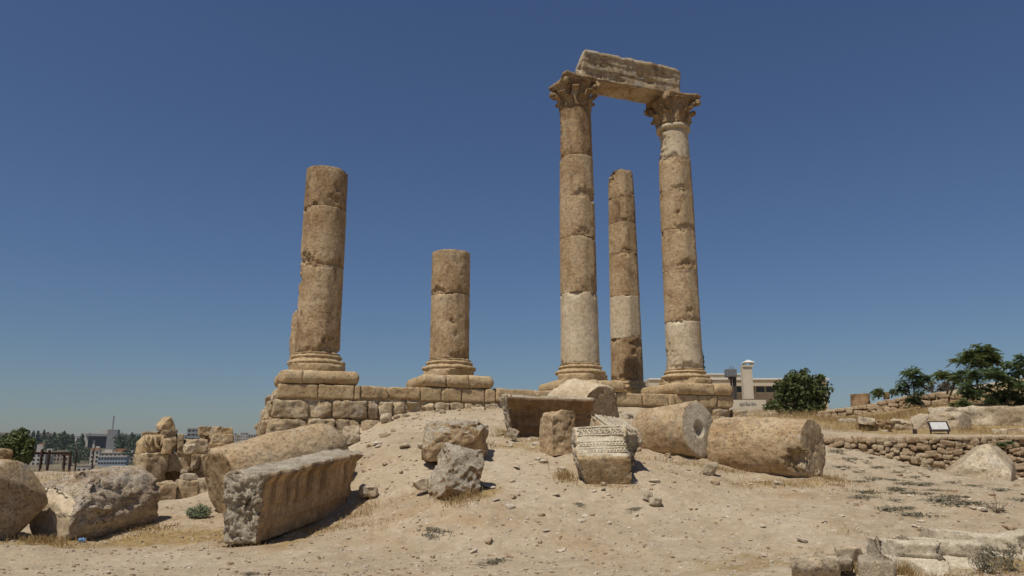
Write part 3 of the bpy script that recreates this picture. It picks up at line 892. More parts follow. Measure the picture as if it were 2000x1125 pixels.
wall_course(2.7, 4.85, -1.0, 2.90, 3.285, .5, .7, 1.0, 6, parts, .008, .018)
mk('upper_course', merge(parts)[0] + off_p, merge(parts)[1], M_BASE, podium)
parts = []
wall_course(-9.05, -6.4, -1.1, 2.42, 2.90, .6, .40, 1.2, 7, parts, .028, .03)
wall_course(-6.4, 1.0, -1.06, 2.46, 2.91, .5, .30, .62, 8, parts, .028, .03)
wall_course(1.0, 5.3, -1.08, 2.44, 2.89, .5, .4, 1.0, 9, parts, .028, .03)
mk('middle_course', merge(parts)[0] + off_p, merge(parts)[1], M_WALL, podium)
parts = []
wall_course(-9.15, -5.0, -1.22, 1.92, 2.42, .7, .35, 1.0, 10, parts, .036, .035)
wall_course(-9.25, -5.8, -1.30, 1.40, 1.92, .8, .4, 1.0, 11, parts, .036, .035)
wall_course(3.2, 5.75, -1.35, 2.16, 2.62, .6, .5, 1.0, 12, parts, .036, .03)
mk('lower_course', merge(parts)[0] + off_p, merge(parts)[1], M_WALL, podium)
# left end wall, running back from the corner, courses stepping outward as they go down
parts = []
for z0, z1, xo, s, y0 in ((2.90, 3.285, -.02, 21, -.48), (2.42, 2.90, -.16, 22, -.5), (1.92, 2.42, -.30, 23, -.5), (1.40, 1.92, -.46, 24, -.5), (.9, 1.40, -.6, 25, -.5)):
    tmp = []
    wall_course(y0, 5.2, 0, z0, z1, .7, .4, .95, s, tmp, .036, .035)
    for V, F in tmp:
        W = np.column_stack([-8.95 + xo + V[:, 1], V[:, 0] * -1.0, V[:, 2]])
        W[:, 1] *= -1
        parts.append((W, [f[::-1] for f in F]))
mk('end_wall', merge(parts)[0] + off_p, merge(parts)[1], M_WALL, podium)
parts = []
for z0, z1, xo, s in ((2.90, 3.285, 0, 26), (2.42, 2.90, .1, 27), (1.92, 2.42, .2, 28)):
    tmp = []
    wall_course(-.48, 5.2, 0, z0, z1, .6, .5, 1.0, s, tmp, .03, .05)
    for V, F in tmp:
        parts.append((np.column_stack([4.85 + xo - V[:, 1], V[:, 0], V[:, 2]]), F))
mk('end_wall', merge(parts)[0] + off_p, merge(parts)[1], M_WALL, podium)
V, F = roundbox(13.6, 5.95, 2.6, .03, .25)
V = V + np.array([-2.05, 2.06, 1.93])
V[:, 2] += .02 * fbm(V, 3, 3)
mk('platform_fill', V + off_p, F, M_ROCK, podium)

# ================================================================== FALLEN DRUMS
def along(A, B):
    d = (B - A).normalized()
    return Matrix.Translation(A) @ d.to_track_quat('Z', 'Y').to_matrix().to_4x4()
def fallen(name, label, A, B, r0, r1, seed, mat, chips=(), hole=None, group='fallen column drums', cat='column drum', amp=.02, big=.05, cuts=(), nchip=6, post=None):
    L = (B - A).length
    V, F = drum_mesh(r0, r1, L, seed, chips=chips, hole=hole, amp=amp, nchip=nchip, n=110, edge=.035, big=big)
    for n, d in cuts: V = cut(V - np.array([0, 0, L/2]), n, d) + np.array([0, 0, L/2])
    if post is not None: V = post(V, L)
    N = vnorm(V, F)
    V = V + N * (.008 * fbm(V * 12 + seed, seed + 31, 3, .6))[:, None]
    if isinstance(mat, (list, tuple)):
        fm_ = np.zeros(len(F), int); n = 110
        ncap = n * 9
        fm_[len(F) - 2 * ncap:] = 1
        o = mk(name, V, F, mat, M=along(A, B), fmat=fm_)
    else:
        o = mk(name, V, F, mat, M=along(A, B))
    return tag(o, label, cat, group)
def dirpt(A, ang, L, dz=0.0):
    """from A, heading measured from -Y (towards the camera) turning to +X"""
    return A + Vector((math.sin(R(ang)) * L, -math.cos(R(ang)) * L, dz))
# right drum
B = P(1590, 878, 13.95); A = dirpt(B, 46, -1.86, .02)
fallen('fallen_drum', 'big rust-brown column drum lying at right with a corner broken off its near end', A, B, .585, .575, 61, M_DRUM, amp=.011, big=.03,
       chips=[(196, 1.76, 17, .20, .16), (208, 1.62, 10, .10, .08), (120, 1.5, 10, .05, .03), (150, .4, 20, .3, .03)], hole=(.07, .08))
# drum with square socket
B = P(1366, 838, 14.9); A = dirpt(B, 42, -1.25, -.12)
fallen('fallen_drum', 'column drum with a deep dowel hole in its round grey end', A, B, .56, .565, 62, [M_DRUM, M_CARV], hole=(.10, .35), big=.015, nchip=2, amp=.010)
# slanting drum behind the long cornice
A = P(432, 943, 13.2); B = dirpt(A, 180 - 42, 2.35); B.z = P(625, 872, B.y).z
def dome(V, L):
    t = np.clip((V[:, 2] - (L - .75)) / .75, 0, 1)
    s = 1 - .34 * t ** 2.2
    V = V.copy(); V[:, 0] *= s; V[:, 1] *= s
    return V
fallen('fallen_drum', 'long slanting column drum behind the streaked cornice block, dark end towards left', A, B, .60, .575, 63, [M_DRUM, M_COLD], hole=(.05, .1), big=.04, amp=.012, post=dome,
       chips=[(90, .1, 25, .2, .05)])
# leaning drum beside the podium
B = P(1176, 801, 17.0); A = P(1100, 779, 18.2)
fallen('fallen_drum', 'tilted column drum leaning against the podium under the left tall column', A, B, .53, .57, 64, [M_COLP, M_COL], big=.06,
       cuts=[((-.2, .7, -.7), .20), ((.7, .3, .6), .08)])
# left drum with the broken end
A = P(98, 1000, 12.0); B = P(268, 974, 13.4)
fallen('fallen_drum', 'battered column drum at left with rough flaking flank and broken pale end', A, B, .575, .60, 65, [M_DGREY, M_COLP], big=.05, amp=.020, nchip=9,
       chips=[(165, .5, 26, .6, .07), (185, .3, 12, .35, .06), (150, 1.1, 20, .4, .05), (95, .15, 45, .45, .09)], hole=(.10, .1),
       cuts=[((-.3, .8, -.75), .26), ((0, .55, .75), .12)])
# drum cut off by the left edge of the picture
B = P(28, 985, 11.25); A = dirpt(B, 72, -1.7, .02)
fallen('fallen_drum', 'huge rounded column drum cut off by the left edge of the photo', A, B, .60, .60, 66, M_DRUM, big=.06, cuts=[((.2, .5, .8), .22), ((.5, -.6, .6), .14)])

# ================================================================== CORNICE BLOCKS
def view_prism(name, label, A, B, prof, seed, mats, amp=.015, capamp=.04, cell=.04, cat='cornice block', freq=5, roll=0.0, group=None, cuts=(), post=None, topmat=None):
    """block whose length runs from A to B (bottom front edge); profile y<0 is its front"""
    L = (B - A).length
    V, F, cm = prism(prof, L, cell, seed, amp=amp, freq=freq, capamp=capamp, rings=18)
    c = V.mean(0)
    for n, d in cuts: V = cut(V - c, n, d) + c
    if post is not None: V = post(V, L)
    x = (B - A).normalized()
    y = Vector((0, 0, 1)).cross(x).normalized(); zz = x.cross(y)
    rot = Matrix((x, y, zz)).transposed().to_4x4()
    if roll: rot = rot @ Matrix.Rotation(roll, 4, 'X')
    fm_ = None
    if isinstance(mats, (list, tuple)):
        N = vnorm(V, F)
        fm_ = np.zeros(len(F), int)
        cen_n = np.array([N[list(f)].mean(0) for f in F])
        if topmat is not None: fm_[cen_n[:, 2] > .55] = topmat
        fm_[cm == 1] = 1
    o = mk(name, V, F, mats, M=Matrix.Translation(A) @ rot, fmat=fm_)
    return tag(o, label, cat, group)
pf = [(.62, 0), (.62, .97), (.50, 1.03), (.0, 1.02), (-.17, 1.0), (-.19, .93), (-.13, .89), (-.09, .84), (-.075, .80), (-.04, .52), (-.015, .50), (0, .25), (.025, .235), (.05, 0)]
A = P(505, 1064, 11.25); B = P(684, 996, 13.75)
L_ = (B - A).length
def jag(V, L):
    # broken lower right end: the top overhangs further than the bottom
    V = V.copy()
    V[:, 0] += np.where(V[:, 0] > L * .5, (V[:, 0] / L - .5) * 2 * .28 * (V[:, 2] - .4), 0)
    V[:, 2] += np.where(V[:, 2] > .9, .02 * fbm(V * 5, 3, 3), 0)
    e = np.clip(1 - V[:, 0] / .10, 0, 1)
    V[:, 0] += e * (.07 * fbm(V * 3.2 + 2, 11, 2) + .075 * fbm(V * np.array([0, 12, 12]) + 5, 14, 4, .7))
    return V
view_prism('cornice_block', 'long cornice block with dark vertical streaks, rough broken end facing left', A, B, pf, 71, [M_CORN, M_CRUST], amp=.012, capamp=.05, cell=.035, post=jag, topmat=1)
# dark carved cornice in front of the podium
pf2 = [(.55, 0), (.58, .84), (.0, .90), (-.20, .88), (-.24, .80), (-.19, .74), (-.10, .66), (-.06, .60), (-.03, .585), (0, .44), (.025, .43), (.04, .20), (.07, .19), (.09, 0)]
A = P(996, 846, 16.35); B = P(1152, 850, 16.75); A.z -= .08; B.z -= .08
view_prism('cornice_block', 'dark brown cornice block with worn lines of carving, in front of the tilted drum', A, B, pf2, 72, [M_DARK, M_GREY], amp=.018, capamp=.06,
           post=lambda V, L: np.column_stack([V[:, 0] + np.where(V[:, 0] < L * .5, -(1 - V[:, 0] / L * 2) * .30 * (V[:, 2] - .35), (V[:, 0] / L * 2 - 1) * .10 * fbm(V * 3, 4, 3)), V[:, 1], V[:, 2]]), topmat=1)
rgd = np.random.default_rng(5)
cd_ = bpy.data.objects[[o.name for o in bpy.data.objects if o.name.startswith('cornice_block')][-1]]
# rows of small dentils carved on that block
tp = []
for zz, x0, x1, y_ in ((.425, .05, 1.3, .004), (.185, .2, 1.2, .042)): tp.append(xf(box(x1 - x0, .02, .014)[0], ((x0 + x1) / 2, y_, zz + .02)))
for zz, x0, x1, y_ in ((.425, .10, .62, -.002), (.425, .95, 1.25, -.002), (.185, .30, 1.15, .036)):
    x = x0
    while x < x1:
        if rgd.random() < .8:
            tp.append(xf(box(.035, .03, .04)[0], (x, y_, zz + rgd.uniform(-.004, .004)))); 
        x += .06
V, F = merge([(t, box(1, 1, 1)[1]) for t in tp])
mk('dentil_row', V, F, M_DARK, cd_, smooth=False)

# ---------------- ornate pair
pf3 = [(.78, .02), (.84, .50), (.66, .95), (.47, .985), (.44, .97), (.04, .50), (.0, .44), (.02, .38), (.16, .0)]
A = P(1130, 950, 12.75); B = P(1236, 946, 12.75)
def ornjag(V, L):
    V = V.copy()
    V[:, 0] += .05 * fbm(V * 2.3 + 8, 9, 3)
    V[:, 0] += np.where(V[:, 0] < .25, .13 * sstep(.5, .0, V[:, 2]) * (1 - V[:, 0] / .25), 0)
    return V
ob = view_prism('carved_block', 'carved entablature block with sloping decorated top, resting lowest of the ornate pair', A, B, pf3, 73, [M_BASE, M_GREY, M_CARV], amp=.012, capamp=.05, cell=.026, post=ornjag, cat='carved block', group='carved entablature fragments', topmat=2)
def frieze(par, origin, xdir, ydir, ndir, items, mat, name, extra=()):
    """small carved relief pieces laid on a sloping surface: items (x, y, sx, sy, sz, rot)"""
    tp = []
    def put(V, F): tp.append((np.outer(V[:, 0], xdir) + np.outer(V[:, 1], ydir) + np.outer(V[:, 2], ndir) + np.array(origin), F))
    for x, y, sx, sy, sz, r_ in items:
        V, F = roundbox(sx, sy, sz, min(sx, sy, sz) * .25, min(sx, sy) / 2.5)
        put(xf(xf(V, (0, 0, 0), r_) if r_ else V, (x, y, 0)), F)
    for pts, r_ in extra:
        put(*tube(pts, [r_] * len(pts), 6))
    V, F = merge(tp)
    V = V + .004 * fbm(V * 14, 3, 3)[:, None]
    return mk(name, V, F, mat, par)
sl = np.array([0, .40, .47]); SLL = np.linalg.norm(sl); sl /= SLL
nn = np.array([0, -sl[2], sl[1]])
W_ = (B - A).length
it, ex = [], []
rg = np.random.default_rng(8)
for y in (.09, .235):                                           # two bead rows between raised fillets
    x = .09
    while x < W_ - .06:
        if rg.random() < .93: it.append((x, y, .036, .05, .042, .25))
        x += .056
    for dy in (-.045, .045): it.append((W_ / 2, y + dy, W_ * .90, .016, .03, 0))
it.append((W_ / 2, .42, W_ * .88, .02, .05, 0)); it.append((W_ / 2, .60, W_ * .82, .022, .05, 0))
x = .10                                                         # scroll band
while x < W_ - .08:
    for (cy, sg_, r0) in ((.475, 1, .036), (.55, -1, .036)):
        ex.append(([(x + r0 * math.cos(a_) * (1 - .05 * q) + sg_ * .012, cy + sg_ * r0 * math.sin(a_) * (1 - .05 * q), .014) for q, a_ in enumerate(np.linspace(-1.2, 3.9, 9))], .012))
    it.append((x + .045, .51, .018, .09, .035, .35))
    x += .098
frieze(ob, (0, .04, .50), (1, 0, 0), sl, nn, it, M_CARV, 'carved_ornament', ex)
pf4 = [(.55, .0), (.60, .40), (.50, .66), (.40, .68), (.0, .50), (-.02, .42), (.04, .0)]
A = P(1236, 912, 13.25); B = P(1246, 880, 14.9); 
A = Vector((A.x + .05, A.y, H(A.x, A.y) - .0)); B = A + Vector((-.05, 1.35, .16))
pf4 = [(1.0, .0), (.98, .50), (.80, .62), (.45, .60), (.03, .56), (.0, .48), (.08, .0)]
A = P(1243, 918, 13.35); B = A + Vector((-.12, 1.25, .30)); A.x += .06
def orn2(V, L):
    V = V.copy(); V[:, 1] += .06 * fbm(V * 2 + 3, 4, 3); V[:, 2] += .10 * (V[:, 1] - .4); return V
ob2 = view_prism('carved_block', 'ribbed entablature block tucked behind the ornate block at its upper right', A, B, [(0.0 + (.62 if y > .3 else y), z_ + .08) for y, z_ in pf4], 74, [M_BASE, M_GREY, M_CARV], topmat=2, amp=.012, capamp=.05, cell=.035, post=orn2, cat='carved block', group='carved entablature fragments')
it = []
for y in (.08, .26, .44):
    it.append((.62, y + .06, 1.15, .025, .045, 0)); it.append((.62, y - .05, 1.15, .02, .045, 0))
    for x in np.arange(.06, 1.18, .075): it.append((x, y, .045, .05, .05, .2))
frieze(ob2, (0, .02, .665), (1, 0, 0), np.array([0, 1, .13]), np.array([0, -.13, 1]), it, M_CARV, 'carved_ornament')

# ================================================================== BLOCKS PLACED BY THEIR FOOTPRINT
def bigrock(name, label, cat, x0, x1, y0, y1, D, depth, seed, mat, yaw=0.0, tilt=(0, 0), cuts=4, cd=.2, r=.06, cell=.04, amp=.025, freq=4, taper=0.0, group=None, extra=(), sink=0.0, parent=None, topmat=None):
    """block filling the pixel box (x0..x1, y0..y1) of the photo when standing at distance D"""
    m = PXM((y0 + y1) / 2, D)
    h = (y1 - y0) / m; W = (x1 - x0) / m
    w = (W - depth * abs(math.sin(yaw))) / max(.5, math.cos(yaw))
    w = max(w, W * .55)
    c = P((x0 + x1) / 2, (y0 + y1) / 2, D + depth * .5)
    m2 = PXM((y0 + y1) / 2, D)
    c = P((x0 + x1) / 2, (y0 + y1) / 2, D); c.y += depth / 2
    c.x *= (D + depth / 2 * .6) / D
    h += sink; c.z -= sink / 2
    V, F = rock(w, depth, h, seed, r=r, cell=cell, cuts=cuts, cd=cd, amp=amp, freq=freq, taper=taper)
    for n, d in extra: V = cut(V, n, d)
    face = math.atan2(-(c.x), c.y)
    M = Matrix.Translation(c) @ Matrix.Rotation(face + yaw, 4, 'Z') @ Matrix.Rotation(tilt[0], 4, 'X') @ Matrix.Rotation(tilt[1], 4, 'Y')
    fm_ = None
    if topmat is not None:
        N = vnorm(V, F) @ np.array(M.to_3x3()).T
        fm_ = np.array([int(N[list(f), 2].mean() > topmat) for f in F])
    o = mk(name, V, F, mat, M=M, fmat=fm_, sharp=50)
    return tag(o, label, cat, group)
bigrock('stone_block', 'upright brown block with a split face, in front of the dark cornice', 'stone block', 1053, 1126, 803, 884, 14.9, .7, 101, M_COL, yaw=.42, cuts=1, cd=.15, extra=[((.6, -.3, .75), .05), ((-.6, -.1, .8), .10)], sink=.05, r=.03, cell=.028, amp=.022)
bigrock('fallen_boulder', 'wide pale boulder with a hollowed brown front, upper of the two on the slope', 'boulder', 819, 953, 823, 894, 14.2, .9, 102, [M_COL, M_CRUST], yaw=-.12, cuts=3, cd=.2, r=.06, amp=.05, freq=3.0, cell=.025, topmat=.35, extra=[((.75, -.55, -.35), .20), ((-.75, -.4, -.3), .12), ((.1, -.85, -.45), .14), ((0, -.6, .8), .05), ((.7, 0, .7), .08)], sink=.06)
bigrock('fallen_boulder', 'jagged grey fragment with carved edge, lower of the two on the slope', 'boulder', 843, 942, 873, 984, 12.35, .62, 103, [M_COLD, M_CRUST], yaw=.45, tilt=(-.18, .30), cuts=2, cd=.15, r=.03, amp=.03, freq=4, cell=.022, topmat=.05, extra=[((-.35, -.75, .6), .20), ((.85, -.4, .2), .05), ((.0, -.7, -.7), .10)], sink=.02)
bigrock('loose_rock', 'rounded pale rock standing before the gap between the two right-hand drums', 'rock', 1373, 1404, 905, 929, 13.6, .27, 104, M_STONE, cuts=9, cd=.28, r=.10, cell=.018)
bigrock('loose_rock', 'squat rounded rock on the ledge behind the two right-hand drums', 'rock', 1393, 1418, 813, 826, 20.5, .4, 105, M_WALL, cuts=2, r=.09, cell=.03)
bigrock('loose_rock', 'small tan wedge of rock propped against the dark cornice block', 'rock', 990, 1012, 838, 855, 15.9, .2, 106, M_STONE, tilt=(0, .4), cuts=3, r=.03, cell=.025)
bigrock('loose_rock', 'pale rock lying left of the lower jagged fragment', 'rock', 804, 835, 936, 958, 12.9, .3, 107, M_ROCK, cuts=8, cd=.3, r=.03, cell=.03)
bigrock('loose_rock', 'flat broken slab at the foot of the podium wall', 'rock', 648, 700, 846, 868, 17.6, .5, 108, M_ROCK, cuts=4, cd=.3, r=.03, cell=.035)
bigrock('loose_rock', 'flat rock beside the far end of the streaked cornice', 'rock', 700, 735, 950, 970, 13.6, .45, 109, M_ROCK, cuts=9, cd=.3, r=.03, cell=.03)
bigrock('loose_rock', 'dark flat stone right of the big rust-brown drum', 'rock', 1626, 1650, 946, 956, 13.2, .2, 110, M_COLD, cuts=3, r=.02, cell=.025)
bigrock('loose_rock', 'left of a pair of round pale rocks below the carved block', 'rock', 1253, 1276, 961, 978, 12.2, .2, 111, M_STONE, cuts=9, cd=.28, r=.06, cell=.018)
bigrock('loose_rock', 'right of a pair of round pale rocks below the carved block', 'rock', 1268, 1294, 972, 990, 12.0, .22, 112, M_STONE, cuts=9, cd=.28, r=.06, cell=.018)
bigrock('loose_rock', 'round rock at the foot of the podium between the two left columns', 'rock', 742, 765, 807, 826, 19.1, .3, 113, M_ROCK, cuts=3, r=.09, cell=.03)
bigrock('buried_slab', 'great pale wedge of half-buried stone in front of the rubble wall', 'boulder', 1852, 1984, 872, 950, 17.6, 1.3, 114, M_ROCK, yaw=-.1, cuts=2, r=.12, amp=.03, freq=2, cell=.06, extra=[((-.62, -.15, .75), .62), ((.80, -.1, .6), .30), ((.1, -.75, .6), .25), ((-.5, -.6, -.45), .15)], sink=.25)
bigrock('loose_rock', 'low pale rock among the weeds on the right slope', 'rock', 1765, 1790, 958, 972, 14.6, .25, 115, M_ROCK, cuts=3, r=.05, cell=.03)

for k, (x0, x1, y0, y1, D, lab) in enumerate(((560, 596, 838, 860, 18.3, 'tumbled rock at the foot of the podium corner, partly behind the slanting drum'), (668, 700, 832, 852, 18.6, 'blocky tumbled rock against the podium wall right of its corner'), (706, 730, 826, 842, 18.9, 'small tumbled rock against the podium wall below the narrow blocks'),
        (772, 800, 808, 822, 19.4, 'low tumbled rock at the podium foot left of the short column'), (842, 872, 800, 812, 19.8, 'flat tumbled rock at the podium foot under the short column'), (918, 950, 794, 806, 20.0, 'flat tumbled rock at the podium foot right of the short column'), (736, 768, 846, 862, 17.4, 'flat outcrop of rock on the slope below the podium wall'), (1215, 1240, 806, 818, 20.0, 'tumbled rock on the slope just left of the drum with the dowel hole'))):
    bigrock('tumbled_rock', lab, 'rock', x0, x1, y0, y1, D, .4, 820 + k, M_ROCK if k % 2 else M_WALL, yaw=.2 - .1 * k, cuts=7, cd=.26, r=.04, cell=.028, sink=.06, group='tumbled rocks at the foot of the podium')

# ---------------- left ruin: stacked blocks
def pile(items):
    for k, (nm, lab, x0, x1, y0, y1, D, dp, mat, yaw, kw) in enumerate(items):
        bigrock(nm, lab, 'stone block', x0, x1, y0, y1, D, dp, 400 + k, mat, yaw=yaw, group='stacked blocks of the left ruin', **kw)
pile([
 ('ruin_block', 'big pale corner block of the left ruin, directly under the carved fragment', 255, 318, 886, 936, 18.2, .8, M_WALL, .35, dict(cuts=2, r=.05)),
 ('ruin_block', 'long lintel block over the dark cavity of the left ruin', 308, 368, 886, 920, 18.7, .6, M_WALL, .0, dict(cuts=1, r=.03)),
 ('ruin_block', 'broken block right of the lintel in the left ruin', 366, 388, 887, 914, 18.7, .6, M_WALL, .1, dict(cuts=4, r=.04)),
 ('ruin_block', 'small rough block at the right end of the lintel row', 386, 403, 888, 922, 18.6, .5, M_WALL, .1, dict(cuts=4, r=.05)),
 ('ruin_block', 'shaded support block left of the dark cavity', 292, 318, 919, 948, 18.8, .6, M_WALL, .2, dict(cuts=1)),
 ('ruin_block', 'low support block right of the dark cavity', 372, 402, 912, 948, 18.9, .5, M_WALL, .1, dict(cuts=3)),
 ('ruin_block', 'flat pale rock lying in the mouth of the dark cavity', 350, 384, 925, 939, 18.2, .35, M_STONE, .2, dict(cuts=3, r=.08)),
 ('ruin_block', 'round knob of rock on the flat rock in the cavity mouth', 352, 365, 917, 927, 18.3, .2, M_STONE, 0, dict(cuts=2, r=.08, cell=.03)),
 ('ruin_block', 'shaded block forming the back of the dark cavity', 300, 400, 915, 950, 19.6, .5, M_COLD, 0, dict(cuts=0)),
 ('ruin_block', 'left ledge block below the cavity, just behind the battered drum', 296, 338, 944, 992, 17.3, .7, M_WALL, .15, dict(cuts=2)),
 ('ruin_block', 'middle ledge block below the cavity', 338, 382, 939, 975, 17.6, .7, M_WALL, .05, dict(cuts=2)),
 ('ruin_block', 'right ledge block below the cavity, touching the slanting drum', 381, 408, 935, 967, 17.8, .6, M_ROCK, 0, dict(cuts=3)),
 ('carved_fragment', 'carved fragment with two drooping grooves on the corner of the left ruin', 261, 316, 849, 887, 18.4, .6, M_BASE, .3, dict(cuts=2, r=.08, extra=[((-.75, 0, .5), .13)])),
 ('ruin_block', 'thin flat block lying behind the carved fragment', 274, 312, 843, 853, 18.9, .5, M_WALL, 0, dict(cuts=1, r=.03)),
 ('ruin_block', 'tall upright block under the tapered top rock', 304, 341, 839, 886, 18.7, .6, M_WALL, .15, dict(cuts=2)),
 ('ruin_block', 'small squared block in front of the tall upright block', 313, 333, 857, 886, 18.3, .35, M_BASE, .2, dict(cuts=2, r=.03)),
 ('ruin_block', 'narrow upright slab right of the tall block', 340, 354, 848, 886, 18.7, .5, M_WALL, .1, dict(cuts=2, r=.03)),
 ('ruin_block', 'wide rough-fronted block at the right of the upper row', 353, 401, 858, 887, 18.8, .6, M_WALL, .1, dict(cuts=4, cd=.25)),
 ('ruin_block', 'small tilted triangular rock leaning on the rough-fronted block', 356, 385, 868, 887, 18.3, .3, M_ROCK, .2, dict(cuts=4, cd=.3, r=.03)),
 ('top_rock', 'tapered rock balanced on the very top of the left ruin', 303, 339, 813, 840, 18.7, .42, M_BASE, .3, dict(cuts=2, r=.06, extra=[((-.75, -.1, .6), .15), ((.8, -.2, .4), .06)])),
 ('ruin_block', 'flat sloping rock on the ground between the two piles', 386, 420, 876, 890, 20.5, .5, M_ROCK, .2, dict(cuts=4, cd=.3, r=.03)),
 ('ruin_block', 'top left block of the far pile', 383, 409, 833, 850, 24.0, .6, M_WALL, .1, dict(cuts=1, r=.03)),
 ('ruin_block', 'top middle block of the far pile', 408, 429, 833, 856, 24.0, .6, M_WALL, .0, dict(cuts=3, r=.03)),
 ('ruin_block', 'top right squared block of the far pile', 429, 451, 835, 849, 24.1, .6, M_BASE, .1, dict(cuts=1, r=.03)),
 ('ruin_block', 'narrow supporting block at the left of the far pile', 387, 398, 849, 880, 24.1, .5, M_WALL, .1, dict(cuts=1, r=.03)),
 ('ruin_block', 'second narrow supporting block of the far pile', 397, 409, 849, 882, 24.3, .5, M_WALL, .1, dict(cuts=1, r=.03)),
 ('ruin_block', 'long rough block in the middle row of the far pile', 408, 453, 848, 868, 23.9, .6, M_WALL, .1, dict(cuts=3)),
 ('ruin_block', 'plain smooth block at the bottom of the far pile', 402, 443, 866, 884, 23.8, .6, M_BASE, .0, dict(cuts=1, r=.03)),
 ('ruin_block', 'long pale block at the foot of the far pile, right end', 440, 470, 866, 886, 24.2, .6, M_BASE, .0, dict(cuts=2, r=.03)),
 ('ruin_block', 'squared orange-brown block at the left edge beside the green tree', -25, 12, 878, 925, 20.5, .7, M_COL, .2, dict(cuts=1, r=.04)),
])
# grooves of the carved fragment
cf = [o for o in bpy.data.objects if o.name.startswith('carved_fragment')][0]
tp = []
for x in (-.20, .06):
    pts = [(x - .06, -.33, .20), (x - .05, -.35, .05), (x - .02, -.37, -.05), (x + .05, -.38, -.08), (x + .10, -.37, .0), (x + .11, -.35, .12), (x + .12, -.33, .20)]
    tp.append(tube(pts, [.03, .035, .04, .04, .04, .035, .03], 8))
V, F = merge(tp)
mk('carved_ornament', V, F, M_BASE, cf)

# ---------------- moulded stones at the bottom right
pfm = [(.26, -.22), (.26, .39), (.02, .41), (-.02, .39), (-.03, .25), (-.01, .235), (-.03, .215), (-.16, .205), (-.27, .15), (-.33, .03), (-.33, -.10), (-.20, -.24)]
def mould(label, px0, py0, D0, px1, py1, D1, seed, s=1.0, cuts=()):
    A = P(px0, py0, D0); B = P(px1, py1, D1); A.z -= .40 * s; B.z -= .40 * s
    return view_prism('moulded_stone', label, A, B, [(a * s, b * s) for a, b in pfm], seed, [M_CARV, M_CRUST], amp=.017, capamp=.06, cell=.022, freq=6, cat='moulded stone', group='moulded stones in the bottom right corner', cuts=cuts, roll=R(4))
mould('near moulded stone of the corner row, its left half broken away in a rough slope', 1686, 1054, 8.9, 1836, 1062, 8.7, 501, .92, [((-.75, -.65, 0), .46)])
mould('second moulded stone of the corner row, with a smooth rounded nose', 1742, 1050, 9.55, 1912, 1062, 9.35, 502, .92, [((-.75, -.65, 0), .46), ((.8, -.5, .1), .04)])
mould('large third moulded stone of the corner row, behind green weeds', 1784, 1032, 10.2, 1984, 1052, 9.95, 503, 1.05, [((-.7, -.7, .1), .62), ((.2, -.8, .5), .12)])
mould('moulded stone at the right edge with a clean straight ledge', 1962, 1046, 10.1, 2120, 1024, 10.7, 504, 1.05, [((-.8, -.6, .0), .10)])
bigrock('loose_rock', 'flat topped rock with dark front in the bottom right corner', 'rock', 1556, 1642, 1092, 1132, 8.2, .45, 508, M_ROCK, cuts=3, r=.03, extra=[((0, -.8, -.5), .06)])
bigrock('loose_rock', 'pale lump right of the flat topped rock in the corner', 'rock', 1638, 1670, 1094, 1122, 8.35, .35, 509, M_STONE, cuts=3, r=.05)
bigrock('loose_rock', 'hollowed rock behind the flat topped rock in the corner', 'rock', 1638, 1685, 1072, 1104, 8.9, .3, 510, M_ROCK, cuts=4, r=.04, extra=[((.6, -.7, -.3), .08)])
bigrock('loose_rock', 'pale rounded rock at the bottom edge before the corner row', 'rock', 1687, 1755, 1098, 1135, 8.1, .45, 511, M_STONE, cuts=4, cd=.25, r=.06)

